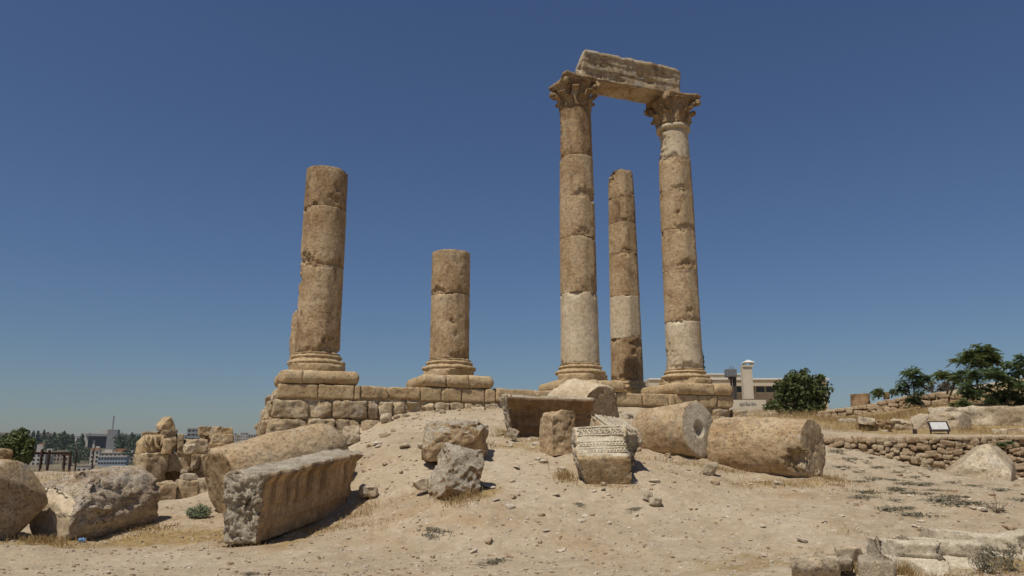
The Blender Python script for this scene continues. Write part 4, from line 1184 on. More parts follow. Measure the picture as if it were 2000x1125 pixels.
# ================================================================== RUBBLE WALLS
def rubble_wall(name, label, pts, thick, smin, smax, seed, cap=True, below=.35):
    """pts: (x, y, top z); stones of mixed size laid in wavering rows, in one mesh with a mortar core"""
    rg = np.random.default_rng(seed); parts = []; core = []
    for (xa, ya, za), (xb, yb, zb) in zip(pts, pts[1:]):
        L = math.hypot(xb - xa, yb - ya); ang = math.atan2(yb - ya, xb - xa)
        def zt(s): return za + (zb - za) * s / L
        n = max(2, int(L / 1.0))
        for k in range(n):
            s0, s1 = L * k / n, L * (k + 1) / n
            sm = (s0 + s1) / 2
            x, y = xa + math.cos(ang) * sm, ya + math.sin(ang) * sm
            g = min(H(x, y), H(x + math.sin(ang) * .4, y - math.cos(ang) * .4)) - below
            h = zt(sm) - .05 - g
            if h < .1: continue
            V, F = box(s1 - s0, thick - .10, h)
            core.append((xf(xf(V, (0, thick / 2, 0)), (x, y, g + h / 2), ang), F))
        row_ = 0; depth = 0.0
        while depth < 2.2:
            hh = rg.uniform(smin, smax) * .8
            s = rg.uniform(-.2, 0)
            while s < L:
                w = rg.uniform(smin, smax) * rg.uniform(.7, 1.9)
                sc = min(max(s + w / 2, 0), L)
                x, y = xa + math.cos(ang) * sc, ya + math.sin(ang) * sc
                zc = zt(sc) - depth - hh / 2 + (rg.uniform(-.07, .07) if depth > 0 else rg.uniform(-.02, .0))
                if zc + hh / 2 > H(x, y) - .12:
                    sz = hh * (rg.uniform(.75, 1.45) if depth > 0 else .95)
                    V, F = roundbox(w * .97, .28, sz, min(w, sz) * rg.uniform(.10, .26), .035 if smin < .2 else .06)
                    for _ in range(6): V = cut(V, rg.normal(size=3) * np.array([1, .6, 1]), min(w, sz) * rg.uniform(.03, .22))
                    q = rg.integers(9999)
                    V = V + vnorm(V, F) * (.022 * fbm(V * 6 + q, int(q), 3))[:, None]
                    V = xf(V, (0, 0, 0), 0, 1, Matrix.Rotation(rg.uniform(-.3, .3) if depth > 0 else 0, 4, 'Y'))
                    parts.append((xf(xf(V, (0, rg.uniform(-.02, .05) + .06, 0)), (x, y, zc), ang), F))
                s += w
            depth += hh
    root = empty(name, (pts[0][0], pts[0][1], pts[0][2]))
    o3 = -np.array(pts[0], float)
    V, F = merge(parts); a = mk('facing_stones', V + o3, F, M_RUB, root)
    V, F = merge(core); mk('wall_core', V + o3, F, M_MORT, root)
    return tag(root, label, 'wall')
w0, w1, w2 = P(1596, 853, 20.9), P(1800, 852, 20.55), P(2120, 851, 19.9)
rubble_wall('rubble_wall', 'low rubble retaining wall with a level top crossing the right side', [tuple(w0), tuple(w1), tuple(w2)], .5, .10, .23, 31)
def strip(seq): return [tuple(P(*s)) for s in seq]
rubble_wall('dry_stone_wall', 'dark dry stone wall climbing the hill beside the fig tree', strip([(1600, 803, 41), (1680, 792, 39), (1770, 773, 37), (1800, 768, 36.4)]), .5, .18, .40, 32)
rubble_wall('dry_stone_wall', 'broken dry stone wall among the saplings on the upper hill', strip([(1795, 769, 35.5), (1840, 765, 35), (1885, 768, 34.5)]), .5, .22, .5, 33)

# ---------------- outcrops on the terrace
bigrock('rock_outcrop', 'great undercut rock shelf with a shadowed hollow at the right edge', 'rock outcrop', 1845, 2060, 793, 836, 25.0, 3.0, 601, M_ROCK, cuts=4, cd=.3, r=.15, cell=.08, amp=.07, freq=1.8, extra=[((-.6, -.5, .7), .25)])
bigrock('rock_outcrop', 'rounded rock below the shelf left of the shadowed hollow, behind the sign', 'rock outcrop', 1790, 1900, 806, 856, 24.2, 1.6, 602, M_ROCK, cuts=4, cd=.3, r=.2, cell=.06, amp=.06, freq=2, extra=[((-.7, -.3, .7), .35), ((.7, -.5, .0), .25)])
bigrock('rock_outcrop', 'rock mass forming the back of the shadowed hollow', 'rock outcrop', 1880, 2070, 818, 870, 26.2, 1.5, 603, M_ROCK, cuts=2, r=.1, cell=.1, amp=.06, freq=2)
bigrock('rock_outcrop', 'small slab of pale rock at the right end of the hollow', 'rock outcrop', 1948, 2010, 837, 852, 23.2, .8, 604, M_ROCK, cuts=3, r=.05, cell=.06)
bigrock('rock_outcrop', 'dark split ledge in the dry grass left of the sign', 'rock outcrop', 1680, 1742, 822, 852, 24.0, .8, 605, M_COLD, cuts=4, cd=.35, r=.05, cell=.05, amp=.06, extra=[((0, -.7, -.6), .2)])
bigrock('rock_outcrop', 'pale cap stone lying on the dark split ledge', 'rock outcrop', 1680, 1712, 815, 829, 23.7, .7, 606, M_ROCK, cuts=3, r=.05, cell=.05, tilt=(0, .15))
bigrock('rock_outcrop', 'cracked ledge between the split ledge and the dark post', 'rock outcrop', 1738, 1785, 820, 852, 24.4, .8, 607, M_ROCK, cuts=4, cd=.35, r=.05, cell=.05, amp=.06)
bigrock('rock_outcrop', 'grey round rock at the foot of the split ledge', 'rock outcrop', 1716, 1738, 840, 854, 23.0, .4, 608, M_STONE, cuts=3, r=.1, cell=.05)
bigrock('rock_outcrop', 'pale flat rock in the tall dry grass above the ledges', 'rock outcrop', 1793, 1820, 814, 826, 27, .6, 609, M_ROCK, cuts=3, r=.05, cell=.06)
bigrock('rock_outcrop', 'pale rock at the left end of the terrace near the fig tree', 'rock outcrop', 1640, 1675, 818, 832, 28, .7, 610, M_ROCK, cuts=3, r=.06, cell=.06)
bigrock('rock_outcrop', 'dark squared ruin block standing on the skyline of the hill', 'rock outcrop', 1666, 1701, 769, 797, 43, 1.0, 611, M_DARK, cuts=2, r=.05, cell=.08)
bigrock('rock_outcrop', 'small dark block on the skyline left of the first sapling', 'rock outcrop', 1727, 1738, 766, 780, 43, .4, 612, M_DARK, cuts=1, r=.05, cell=.08)

# ---------------- information sign and stumps of posts
sg = P(1836, 853, 22.6)
root = empty('information_sign', (sg.x, sg.y, H(sg.x, sg.y)), -.25)
tag(root, 'slanted information board with pale panel on a dark metal frame', 'sign')
zt = P(1836, 838, 22.6).z - root.location.z
tl = Matrix.Rotation(R(50), 4, 'X')
M_SIGN = plain_mat('faded_sign_panel', (.50, .485, .45), .12, 6, bump=.05)
M_FRAME = plain_mat('dark_metal', (.05, .035, .03), .3, 8)
Vp, Fp = box(.44, .28, .02, (0, 0, .02)); mk('panel', xf(Vp, (0, 0, zt + .08), 0, 1, tl), Fp, M_SIGN, root, smooth=False)
fr = [box(.54, .05, .04, (0, .165, 0)), box(.54, .05, .04, (0, -.165, 0)), box(.05, .28, .04, (-.245, 0, 0)), box(.05, .28, .04, (.245, 0, 0))]
V, F = merge(fr); mk('frame', xf(V, (0, 0, zt + .08), 0, 1, tl), F, M_FRAME, root, smooth=False)
for s in (-1, 1):
    V, F = tube([(s * .235, .02, -.2), (s * .235, .0, zt)], [.022, .022], 8); mk('leg', V, F, M_FRAME, root)
def post(label, px, y0, y1, D, w, tilt=0.0, cat='post', name='post', mat=None):
    a = P(px, y1, D); b = P(px, y0, D)
    h = b.z - a.z + .2
    V, F = roundbox(w, w, h, w * .15, w / 3)
    V = V + np.array([0, 0, h / 2 - .2]); V = V + .01 * fbm(V * 6, 3, 2)[:, None]
    o = mk(name, V, F, mat or M_FRAME, M=Matrix.Translation(a) @ Matrix.Rotation(tilt, 4, 'Y'))
    return tag(o, label, cat)
post('dark stub of a post right of the cracked ledge', 1788, 838, 853, 22.9, .10)
post('short dark stub of a post at the left end of the retaining wall', 1664, 845, 853, 22.9, .16)
post('thin iron stake standing alone on the right slope', 1855, 944, 964, 15.5, .018, mat=M_RUST)

# ================================================================== FOLIAGE
def leaves(blobs, n, size, seed, aspect=.6, up=.5, shell=.55, droop=0.0):
    """leaf-sized bent quads in clumps: blobs (cx,cy,cz,rx,ry,rz)"""
    rg = np.random.default_rng(seed)
    bl = np.array(blobs, float)
    vol = (bl[:, 3] * bl[:, 4] * bl[:, 5]) ** .75
    k = rg.choice(len(bl), n, p=vol / vol.sum())
    d = rg.normal(size=(n, 3)); d /= np.linalg.norm(d, axis=1, keepdims=True)
    rad = shell + (1 - shell) * rg.random(n) ** .6
    rad *= 1 + .22 * fbm(d * 2.3 + k[:, None] * 5.1, seed, 2) 
    c = bl[k, :3] + d * bl[k, 3:] * rad[:, None]
    nrm = d + rg.normal(size=(n, 3)) * .6 + np.array([0, 0, up]); nrm /= np.linalg.norm(nrm, axis=1, keepdims=True)
    t = np.cross(nrm, rg.normal(size=(n, 3))); t /= np.linalg.norm(t, axis=1, keepdims=True) + 1e-9
    t[:, 2] -= droop; t /= np.linalg.norm(t, axis=1, keepdims=True)
    b = np.cross(nrm, t)
    s = size * rg.uniform(.6, 1.3, n)[:, None]
    V = np.stack([c - t * s, c + b * s * aspect + nrm * s * .15, c + t * s, c - b * s * aspect + nrm * s * .15], 1).reshape(-1, 3)
    F = np.arange(4 * n).reshape(n, 4)
    return V, F
def branchy(pts_list, r0, seed):
    parts = []
    for pts, ra, rb in pts_list:
        n = len(pts)
        parts.append(tube(pts, [ra + (rb - ra) * i / (n - 1) for i in range(n)], 7))
    return merge(parts)
def tree(name, label, cat, base, blobs, n, size, seed, lmat, trunk, group=None, aspect=.6, shell=.55, up=.5):
    root = empty(name, base)
    tag(root, label, cat, group)
    V, F = branchy(trunk, .1, seed); mk('trunk', V, F, M_BARK, root)
    V, F = leaves(blobs, n, size, seed, aspect, up, shell); mk('crown', V, F, lmat, root, smooth=False)
    return root
# fig-like tree before the museum
def rel(px, py, D, base): 
    v = P(px, py, D) - base
    return (v.x, v.y, v.z)
D_ = 47.0; b0 = P(1568, 822, D_); b0.z = H(b0.x, b0.y)
bl = []
for px, py, rx, ry in ((1560, 760, 38, 28), (1535, 765, 26, 24), (1588, 762, 26, 28), (1560, 740, 26, 15), (1540, 748, 20, 16), (1585, 742, 18, 15), (1510, 788, 16, 12), (1530, 795, 20, 14), (1600, 770, 16, 22), (1570, 795, 34, 18), (1612, 752, 7, 8), (1600, 738, 7, 6), (1548, 733, 9, 8), (1567, 731, 8, 7), (1523, 752, 10, 10), (1500, 793, 10, 7), (1592, 795, 18, 14)):
    m = PXM(py, D_)
    for k, dy in enumerate((-.5, .4)):
        x, y, zq = rel(px, py, D_, b0)
        bl.append((x, y + dy, zq - .08, rx / m * .84, (rx + ry) / 2 / m * .8, ry / m * .86))
_r = np.random.default_rng(4)
for k in range(26):
    q = bl[_r.integers(len(bl))]; a = _r.uniform(0, 6.28)
    bl.append((q[0] + math.cos(a) * q[3] * .95, q[1] - .3, q[2] + abs(math.sin(a)) * q[5] * .9, .22, .25, .20))
tree('fig_tree', 'dense dark green rounded tree in front of the low building', 'tree', b0, bl, 4600, .125, 51, M_FIG,
     [([(0, 0, -.2), (.05, 0, .6), (.0, 0, 1.3), (.1, 0, 2.0)], .13, .05), ([(.02, 0, .5), (-.5, -.1, 1.1), (-.9, -.1, 1.5)], .08, .03), ([(.02, 0, .6), (.5, .1, 1.2), (.8, 0, 1.9)], .08, .03), ([(0, 0, .3), (-1.0, -.1, .7), (-1.7, -.1, .9)], .06, .02)])
# feathery saplings: fronds of paired leaflets
def fronds(centers, nf, flen, nleaf, lsize, seed, droop=.6):
    rg = np.random.default_rng(seed); V, F = [], []
    for (cx, cy, cz) in centers:
        for _ in range(nf):
            a = rg.uniform(0, 2 * math.pi); e = rg.uniform(-.5, 1.25); L = flen * rg.uniform(.55, 1.15)
            hd = np.array([math.cos(a), math.sin(a), 0]); sd = np.array([-math.sin(a), math.cos(a), 0])
            for j in range(2, nleaf + 1):
                t = j / nleaf
                p = np.array([cx, cy, cz]) + hd * L * t * math.cos(e * (1 - .4 * t)) + np.array([0, 0, L * (t * math.sin(e) - droop * t * t)])
                for s in (-1, 1):
                    l = lsize * (1.1 - .5 * abs(t - .4)) * rg.uniform(.8, 1.2)
                    tip = p + sd * s * l + hd * l * .35 + np.array([0, 0, -l * rg.uniform(.2, .7)])
                    mid = (p + tip) / 2; w = hd * l * .2 + np.array([0, 0, .03 * l])
                    st = len(V); V += [p, mid + w, tip, mid - w]; F.append((st, st+1, st+2, st+3))
    return np.array(V), F
def sapling(label, px, pyb, D, stems, tops, nf, flen, lsize, seed, mat, nleaf=8, name='feathery_sapling', group='feathery saplings on the hill'):
    b = P(px, pyb, D); b.z = min(b.z, H(b.x, b.y) + .1) if abs(b.z - H(b.x, b.y)) < 2 else b.z
    root = empty(name, b); tag(root, label, 'tree', group)
    tr = []
    for (ax_, ay_), (tx, ty) in stems:
        a = rel(ax_, ay_, D, b); c = rel(tx, ty, D, b); m = [(a[i] * .5 + c[i] * .5 + (.05 if i == 0 else 0)) for i in range(3)]
        tr.append(([a, tuple(m), c], .045, .015))
    V, F = branchy(tr, .05, seed); mk('trunk', V, F, M_BARK, root)
    rg = np.random.default_rng(seed)
    cs = []
    for tx, ty in tops:
        a = rel(tx, ty, D, b); cs.append((a[0], a[1] + rg.uniform(-.5, .5), a[2]))
    V, F = fronds(cs, int(nf * 1.25), flen * .9, nleaf, lsize, seed)
    V2, F2 = leaves([(x, y, z_, flen * .55, flen * .5, flen * .42) for x, y, z_ in cs], 32 * len(cs), lsize * .62, seed + 1, .38, .5, .25)
    V, F = merge([(V, F), (V2, F2)])
    mk('crown', V, F, mat, root, smooth=False)
sapling('tallest feathery sapling with bare twin stems and a flat airy crown', 1908, 782, 30, [((1913, 782), (1900, 712)), ((1910, 782), (1902, 722)), ((1900, 782), (1896, 740))],
        [(1915, 680), (1908, 692), (1890, 700), (1920, 697), (1935, 700), (1950, 690), (1955, 697), (1925, 705), (1900, 706), (1882, 703), (1940, 706), (1912, 710), (1895, 690), (1930, 688), (1917, 686)], 9, .55, .17, 61, M_AIL)
sapling('low sapling with two leafy tufts left of the tallest sapling', 1845, 770, 33, [((1850, 770), (1850, 735)), ((1856, 772), (1865, 738))],
        [(1848, 733), (1840, 733), (1858, 736), (1868, 738), (1862, 732), (1850, 728), (1876, 742)], 8, .5, .16, 62, M_AIL)
sapling('dark drooping sapling at the foot of the tallest one', 1885, 778, 29.5, [((1890, 780), (1886, 730))],
        [(1886, 728), (1880, 738), (1892, 740), (1886, 752), (1878, 758), (1892, 765), (1884, 770), (1898, 772), (1902, 735)], 8, .42, .15, 63, M_AILD)
sapling('lone bushy sapling straddling the dry stone wall', 1785, 790, 34.5, [((1785, 790), (1782, 738)), ((1778, 775), (1768, 750))],
        [(1783, 726), (1786, 722), (1777, 729), (1775, 735), (1790, 733), (1796, 738), (1770, 745), (1764, 752), (1780, 745), (1795, 742), (1788, 752), (1796, 752), (1770, 760), (1785, 770), (1792, 778), (1780, 780), (1788, 784), (1766, 764)], 8, .46, .15, 64, M_AILD)
sapling('broad dark leafy thicket at the right edge of the hill', 1970, 790, 28.5, [((1965, 790), (1970, 730)), ((1985, 790), (1990, 725)), ((1950, 788), (1945, 745))],
        [(1985, 702), (1995, 712), (1972, 715), (2010, 705), (1960, 728), (1975, 735), (1990, 730), (1945, 738), (1955, 750), (1970, 752), (1988, 750), (2005, 745), (1938, 755), (1948, 768), (1965, 770), (1982, 772), (2000, 770), (1935, 776), (1958, 780), (1990, 782), (2010, 780), (1926, 728), (1930, 735), (1940, 725)], 11, .52, .17, 65, M_AILD)
sapling('small yellowish sapling on the skyline right of the dark block', 1716, 780, 43, [((1716, 780), (1715, 766))], [(1715, 765), (1720, 768), (1711, 764), (1716, 770)], 7, .4, .16, 66, M_AIL)
sapling('tiny pale sapling beside the small skyline block', 1741, 777, 43, [((1741, 777), (1742, 765))], [(1742, 766), (1740, 770), (1744, 763)], 6, .32, .13, 67, M_AIL)
sapling('thin grey bush on the skyline between two saplings', 1820, 767, 38, [((1820, 767), (1820, 748))], [(1820, 748), (1817, 756), (1823, 755), (1820, 762)], 6, .28, .10, 68, M_WEED)
sapling('greyish bush under the left leafy tufts', 1848, 765, 36, [((1850, 765), (1850, 748))], [(1842, 752), (1850, 748), (1857, 752), (1848, 758), (1860, 758), (1840, 760)], 7, .34, .12, 69, M_WEED)
sapling('small green bush growing below the broken dry stone wall', 1882, 794, 29, [((1882, 794), (1882, 780))], [(1878, 784), (1886, 783), (1882, 790), (1892, 789), (1873, 790)], 8, .28, .12, 70, M_AIL)
sapling('small bush sprouting from the top of the retaining wall', 1962, 870, 19.6, [((1962, 872), (1960, 862))], [(1960, 865), (1957, 868), (1965, 867)], 8, .14, .06, 71, M_AILD)
# cypress behind the right tall column
D_ = 75.0; b0 = P(1367, 790, D_)
bl = [tuple(rel(1366 + dx, y, D_, b0)) + (w / PXM(y, D_), w / PXM(y, D_), 10 / PXM(y, D_)) for y, w, dx in ((680, 3, 1), (688, 5, 0), (697, 7, 1), (707, 8, 1), (718, 9, 0), (730, 10, 0), (742, 10, 0), (755, 10, 0), (768, 9, 0))]
tree('cypress_tree', 'slim dark cypress peeping out behind the right tall column', 'tree', b0, bl, 2200, .16, 81, M_PINE, [([(0, 0, -2), (0, 0, 3.0), (0, 0, 5.0)], .12, .04)], shell=.4)
# green tree at the left edge
D_ = 24.5; b0 = P(40, 922, D_); b0.z = H(b0.x, b0.y)
bl = []
for px, py, rx, ry in ((30, 872, 28, 22), (45, 862, 18, 16), (20, 885, 26, 20), (45, 885, 20, 16), (10, 868, 22, 16), (-10, 880, 24, 20), (52, 895, 12, 9), (35, 900, 20, 12), (50, 848, 9, 9), (33, 850, 12, 9), (18, 853, 11, 8), (44, 841, 7, 6), (28, 843, 7, 6), (58, 865, 9, 12), (60, 885, 7, 9), (-25, 870, 24, 22), (58, 880, 9, 7)):
    x, y, zq = rel(px, py, D_, b0); m = PXM(py, D_); bl.append((x, y, zq, rx / m, rx / m, ry / m))
tree('leafy_tree', 'dark green leafy tree at the left edge beside the rusty posts', 'tree', b0, bl, 5200, .055, 82, M_FIG,
     [([(0, 0, -.2), (-.03, 0, .3), (-.2, 0, .7)], .06, .03), ([(0, 0, .1), (.1, 0, .5), (.15, 0, .9)], .04, .02), ([(0, 0, .05), (-.4, 0, .4), (-.8, 0, .7)], .04, .02)])
# small grey-green shrub between the drums
sp = G(388, 1012)
root = empty('green_shrub', sp); tag(root, 'small blue-green bush growing in the dust left of the streaked cornice', 'shrub')
V, F = leaves([(-.12, 0, .10, .12, .1, .09), (0, 0, .13, .12, .1, .11), (.11, 0, .11, .11, .1, .10), (.02, -.06, .06, .16, .08, .06)], 1400, .022, 91, .35, .8, .3); mk('leaf_mass', V, F, M_SHRUB, root, smooth=False)
V, F = merge([tube([(0, 0, -.02), (dx * .5, 0, .07), (dx, 0, .16)], [.006, .005, .003], 5) for dx in (-.14, -.05, .04, .13)]); mk('stems', V, F, M_TWIG, root)
# green weeds in the corner row
for k, (px, py, lab, nn_) in enumerate(((1932, 1108, 'green weed growing before the third corner stone', 500), (1968, 1100, 'taller dark weed near the right edge of the corner row', 420), (1915, 1098, 'sparse weed beside the smooth-nosed corner stone', 260))):
    D_ = 8.6 + .3 * (k == 1); b = P(px, py, D_); b.z = H(b.x, b.y)
    root = empty('corner_weed', b); tag(root, lab, 'weed', 'weeds in the corner stones')
    V, F = leaves([(0, 0, .10, .13, .12, .12), (.05, 0, .22, .08, .08, .10)], nn_, .020, 95 + k, .3, .4, .2); mk('leaf_mass', V, F, M_WEED, root, smooth=False)
    V, F = merge([tube([(0, 0, -.05), (dx * .6, 0, .1), (dx, .02, .28)], [.004, .003, .002], 5) for dx in (-.1, -.03, .05, .1)]); mk('stems', V, F, M_TWIG, root)

# ================================================================== MUSEUM BUILDING
DB = 66.0
def bp_(px, py, D=DB): return P(px, py, D)
M_MUS = plain_mat('museum_limestone', (.46, .36, .235), .15, 1.5, bump=.2)
M_MUSL = plain_mat('pale_plaster', (.55, .475, .355), .10, 1.5, bump=.1)
M_COPE = plain_mat('white_coping', (.66, .63, .57), .08, 2)
M_GLASS, _nt, _b = newmat('dark_glass'); _b.inputs['Base Color'].default_value = (.035, .03, .03, 1); _b.inputs['Roughness'].default_value = .15; _b.inputs['Specular IOR Level'].default_value = .4
M_TANK = plain_mat('grey_tank_metal', (.16, .165, .17), .2, 3)
M_SOOT = plain_mat('dark_pipe_metal', (.075, .065, .06), .3, 3)
bc = bp_(1450, 815); museum = empty('museum_building', bc)
tag(museum, 'low flat-roofed stone building with chimney behind the temple', 'building')
def bpart(name, x0, x1, y0, y1, D, depth, mat, par=museum, bev=.0):
    ym = (y0 + y1) / 2
    a = P(x0, ym, D); b = P(x1, ym, D)
    w, h = b.x - a.x, P((x0+x1)/2, y0, D).z - P((x0+x1)/2, y1, D).z
    c = Vector(((a.x + b.x) / 2, D + depth / 2, (P((x0+x1)/2, y0, D).z + P((x0+x1)/2, y1, D).z) / 2))
    V, F = box(w, depth, h)
    po = par.matrix_basis.translation if par is museum else Vector((0, 0, 0))
    V = V + np.array(c - museum.location)
    return mk(name, V, F, mat, par, smooth=False)
wall = bpart('wall', 1270, 1618, 741, 850, DB, 12, M_MUS)
bpart('coping', 1268, 1620, 738.5, 741.3, DB - .12, 12.3, M_COPE)
bpart('eave_band', 1268, 1600, 748, 753.5, DB - .9, .9, M_MUSL)
bpart('terrace_wall', 1388, 1497, 781, 812, DB - 6.5, .3, M_MUSL)
bpart('terrace_wall', 1388, 1421, 777, 812, DB - 6.8, .29, M_MUSL)
bpart('terrace_base', 1440, 1520, 800, 830, DB - 7.4, .5, M_MUS)
bpart('roof_parapet', 1370, 1446, 731, 740, DB + 4, 5, M_MUS)
bpart('coping', 1369, 1447, 729.5, 731.2, DB + 3.9, 5.2, M_COPE)
for x0, x1 in ((1423, 1430), (1439, 1453.5), (1477.5, 1493), (1497, 1513), (1517, 1532)):
    fr_ = bpart('window', x0 - 2.4, x1 + 2.4, 753.6, 769, DB - .14, .14, M_MUSL)
    bpart('pane', x0, x1, 755.5, 766, DB - .2, .06, M_GLASS, fr_)
ch = bpart('chimney', 1452, 1470.5, 715, 779, DB - 3.5, .6, M_MUSL)
bpart('chimney_collar', 1450.5, 1472, 713, 716, DB - 3.6, .8, M_MUSL)
cc = P(1461, 711.5, DB - 3.2); V = .85 * np.array([(-.52,-.52,0),(.52,-.52,0),(.52,.52,0),(-.52,.52,0),(-.5,-.5,.06),(.5,-.5,.06),(.5,.5,.06),(-.5,.5,.06),(0,0,.32)], float)
F = [(3,2,1,0),(0,1,5,4),(1,2,6,5),(2,3,7,6),(3,0,4,7),(4,5,8),(5,6,8),(6,7,8),(7,4,8)]
mk('chimney_cap', V + np.array(cc - museum.location) + np.array([0, 0, .12]), F, M_COPE, museum, smooth=False)
for sx in (-1, 1):
    for sy in (-1, 1):
        V, F = box(.1, .1, .34); mk('cap_leg', V + np.array(cc - museum.location) + np.array([.32 * sx, .26 * sy, .0]), F, M_MUSL, museum, smooth=False)
# water tank with its stand
tk = P(1427.5, 738, DB - 2.2)
tank = empty('water_tank', tk); tag(tank, 'grey metal water tank on a dark stand before the low building', 'water tank')
V, F = roundbox(.88, .8, .68, .06, .1); mk('tank_body', V + np.array([0, 0, .40]), F, M_TANK, tank, smooth=False)
for i, dx in enumerate((-.05, .15, .24, -.02)):
    V, F = tube([(dx, 0, .7), (dx + .02, 0, .92 + .06 * i)], [.018, .015], 5); mk('pipe_stub', V, F, M_SOOT, tank)
V, F = box(.55, .6, .16); mk('stand_plate', V + np.array([.12, 0, -.04]), F, M_SOOT, tank, smooth=False)
for dx in (-.0, .20, .36):
    hgt = 2.2; V, F = box(.13, .13, hgt); mk('stand_leg', V + np.array([dx, 0, -.1 - hgt / 2]), F, M_SOOT, tank, smooth=False)
# smudged lettering painted on the terrace wall
M_PAINT = plain_mat('faded_grey_paint', (.30, .27, .22), .2, 6)
rg = np.random.default_rng(12)
for x in np.arange(1445, 1478, 2.1):
    if rg.random() < .82:
        p = P(x, 789 + rg.uniform(-1, 1), DB - 6.53)
        tp = []
        for _ in range(2): tp.append(xf(box(.05 + .05 * rg.random(), .012, .06 + .16 * rg.random())[0], tuple(p + Vector((rg.uniform(-.02, .02), _ * .004, rg.uniform(-.03, .03))) - museum.location)))
        V, F = merge([(t, box(1, 1, 1)[1]) for t in tp]); mk('painted_letter', V, F, M_PAINT, museum, smooth=False)


# ================================================================== IRON POSTS AT THE LEFT
fb = P(120, 922, 26.0)
fence = empty('iron_railing', fb); tag(fence, 'rusty iron posts and rail at the edge of the hill on the left', 'fence')
def fpart(name, a, b, w):
    V, F = tube([tuple(a - fb), tuple(b - fb)], [w, w], 6); return mk(name, V, F, M_RUST, fence, smooth=False)
for xb, yb, xt, yt, D, w in ((76, 925, 83, 877, 25.6, .048), (90, 925, 97, 879, 25.6, .048), (123, 922, 126, 888, 26.6, .048), (134, 923, 138, 882, 26.0, .048), (146, 921, 150, 881, 26.6, .03), (178, 921, 184, 876, 26.6, .026)):
    fpart('post', P(xb, yb + 6, D), P(xt, yt, D), w)
fpart('rail', P(54, 885, 25.5), P(138, 884.5, 26.0), .042)
fpart('rail', P(120, 888, 26.6), P(136, 888, 26.3), .030)
fpart('rail', P(152, 912, 27), P(178, 913, 27), .010)

# ================================================================== THE CITY ACROSS THE VALLEY
M_C = [plain_mat('city_white_stone', (.52, .47, .40), .10, .3), plain_mat('city_tan_stone', (.38, .31, .23), .10, .3), plain_mat('city_grey_concrete', (.27, .26, .25), .10, .3), plain_mat('city_blue_render', (.30, .34, .37), .08, .3), plain_mat('city_dark_glass', (.06, .065, .075), .2, .3, rough=.4)]
M_RED = plain_mat('terracotta_roof', (.34, .17, .09), .2, 1)
_win_cache = {}
def city(label, x0, x1, yt, yb, D, mi, rows, cols_, wfrac=(.45, .5), extras=(), depth=None, group='city buildings across the valley', band=False):
    a, b = P(x0, (yt + yb) / 2, D), P(x1, (yt + yb) / 2, D)
    w = b.x - a.x; h = P((x0+x1)/2, yt, D).z - P((x0+x1)/2, yb, D).z
    c = P((x0+x1)/2, yb, D); c.x = (a.x + b.x) / 2; root = empty('city_building', c)
    root.rotation_euler = (0, 0, math.atan2(-c.x, c.y) * .7)
    tag(root, label, 'building', group)
    dp = depth or max(6.0, w * .7)
    V, F = box(w, dp, h + 8); mk('wall', V + np.array([0, dp / 2, (h - 8) / 2]), F, M_C[mi], root, smooth=False)
    V, F = box(w + .3, dp + .3, .5); mk('roof_edge', V + np.array([0, dp / 2, h + .2]), F, M_C[0 if mi != 0 else 1], root, smooth=False)
    if rows:
        ww, wh = w / cols_ * wfrac[0], h / rows * wfrac[1]
        key = (round(ww, 2), round(wh, 2))
        if key not in _win_cache:
            me = bpy.data.meshes.new('window'); V, F = box(ww, .12, wh); me.from_pydata(V.tolist(), [], F); me.materials.append(M_GLASS); _win_cache[key] = me
        for r_ in range(rows):
            for q in range(cols_):
                o = bpy.data.objects.new('window', _win_cache[key]); COL.objects.link(o); o.parent = root
                o.location = (-w / 2 + w * (q + .5) / cols_, -.05, h * (r_ + .5) / rows)
    for nm, ex0, ex1, ez0, ez1, em in extras:      # fractions of the facade width, metres above the roof
        V, F = box((ex1 - ex0) * w, dp * .5, ez1 - ez0)
        mk(nm, V + np.array([-w / 2 + (ex0 + ex1) / 2 * w, dp * .4, h + .45 + (ez0 + ez1) / 2]), F, em, root, smooth=False)
    return root
def off_(root, name, x0, x1, yt, yb, D, depth, mat):
    a = P(x0, (yt + yb) / 2, D); b = P(x1, (yt + yb) / 2, D); h = P((x0+x1)/2, yt, D).z - P((x0+x1)/2, yb, D).z
    V, F = box(b.x - a.x, depth, h); c = P((x0+x1)/2, yb, D); c.x = (a.x + b.x) / 2
    q = Matrix.Rotation(-root.rotation_euler.z, 3, 'Z') @ (c - root.location)
    return mk(name, V + np.array([q.x, q.y + depth / 2, q.z + h / 2]), F, mat, root, smooth=False)
D7 = 640
off = city('large grey office block with dark glass front and a roof mast', 172, 210, 852, 896, D7, 4, 6, 5, (.8, .12), [('roof_plant', .1, .95, 0, 1.6, M_C[0])])
off_(off, 'stair_slab', 160, 170, 845, 900, D7 - 4, 10, M_C[0])
off_(off, 'facade_fin', 180, 184, 860, 892, D7 - 2, 3, M_C[0])
off_(off, 'roof_band', 170, 212, 847, 852, D7 - 3, 14, M_C[2])
off_(off, 'lift_tower', 208, 226, 839, 900, D7 - 5, 14, M_C[2])
off_(off, 'roof_hut', 200, 212, 840, 848, D7 + 2, 8, M_C[0])
off_(off, 'mast', 219.8, 222.3, 812, 840, D7 + 2, .9, M_C[2])
D4 = 430
city('white apartment block behind the left rusty posts', 54, 84, 886, 925, D4, 0, 5, 4, extras=[('roof_hut', .45, .8, 0, 4.6, M_C[0]), ('roof_tiles', .55, .9, 4.6, 5.3, M_RED)])
city('narrow white block with a low roof hut between the rusty posts', 84, 98, 884, 925, D4 + 6, 0, 5, 2, extras=[('roof_hut', .3, .95, 0, 1.8, M_C[0])])
city('tan block behind the middle rusty posts', 97, 122, 886, 915, D4 + 25, 1, 4, 4)
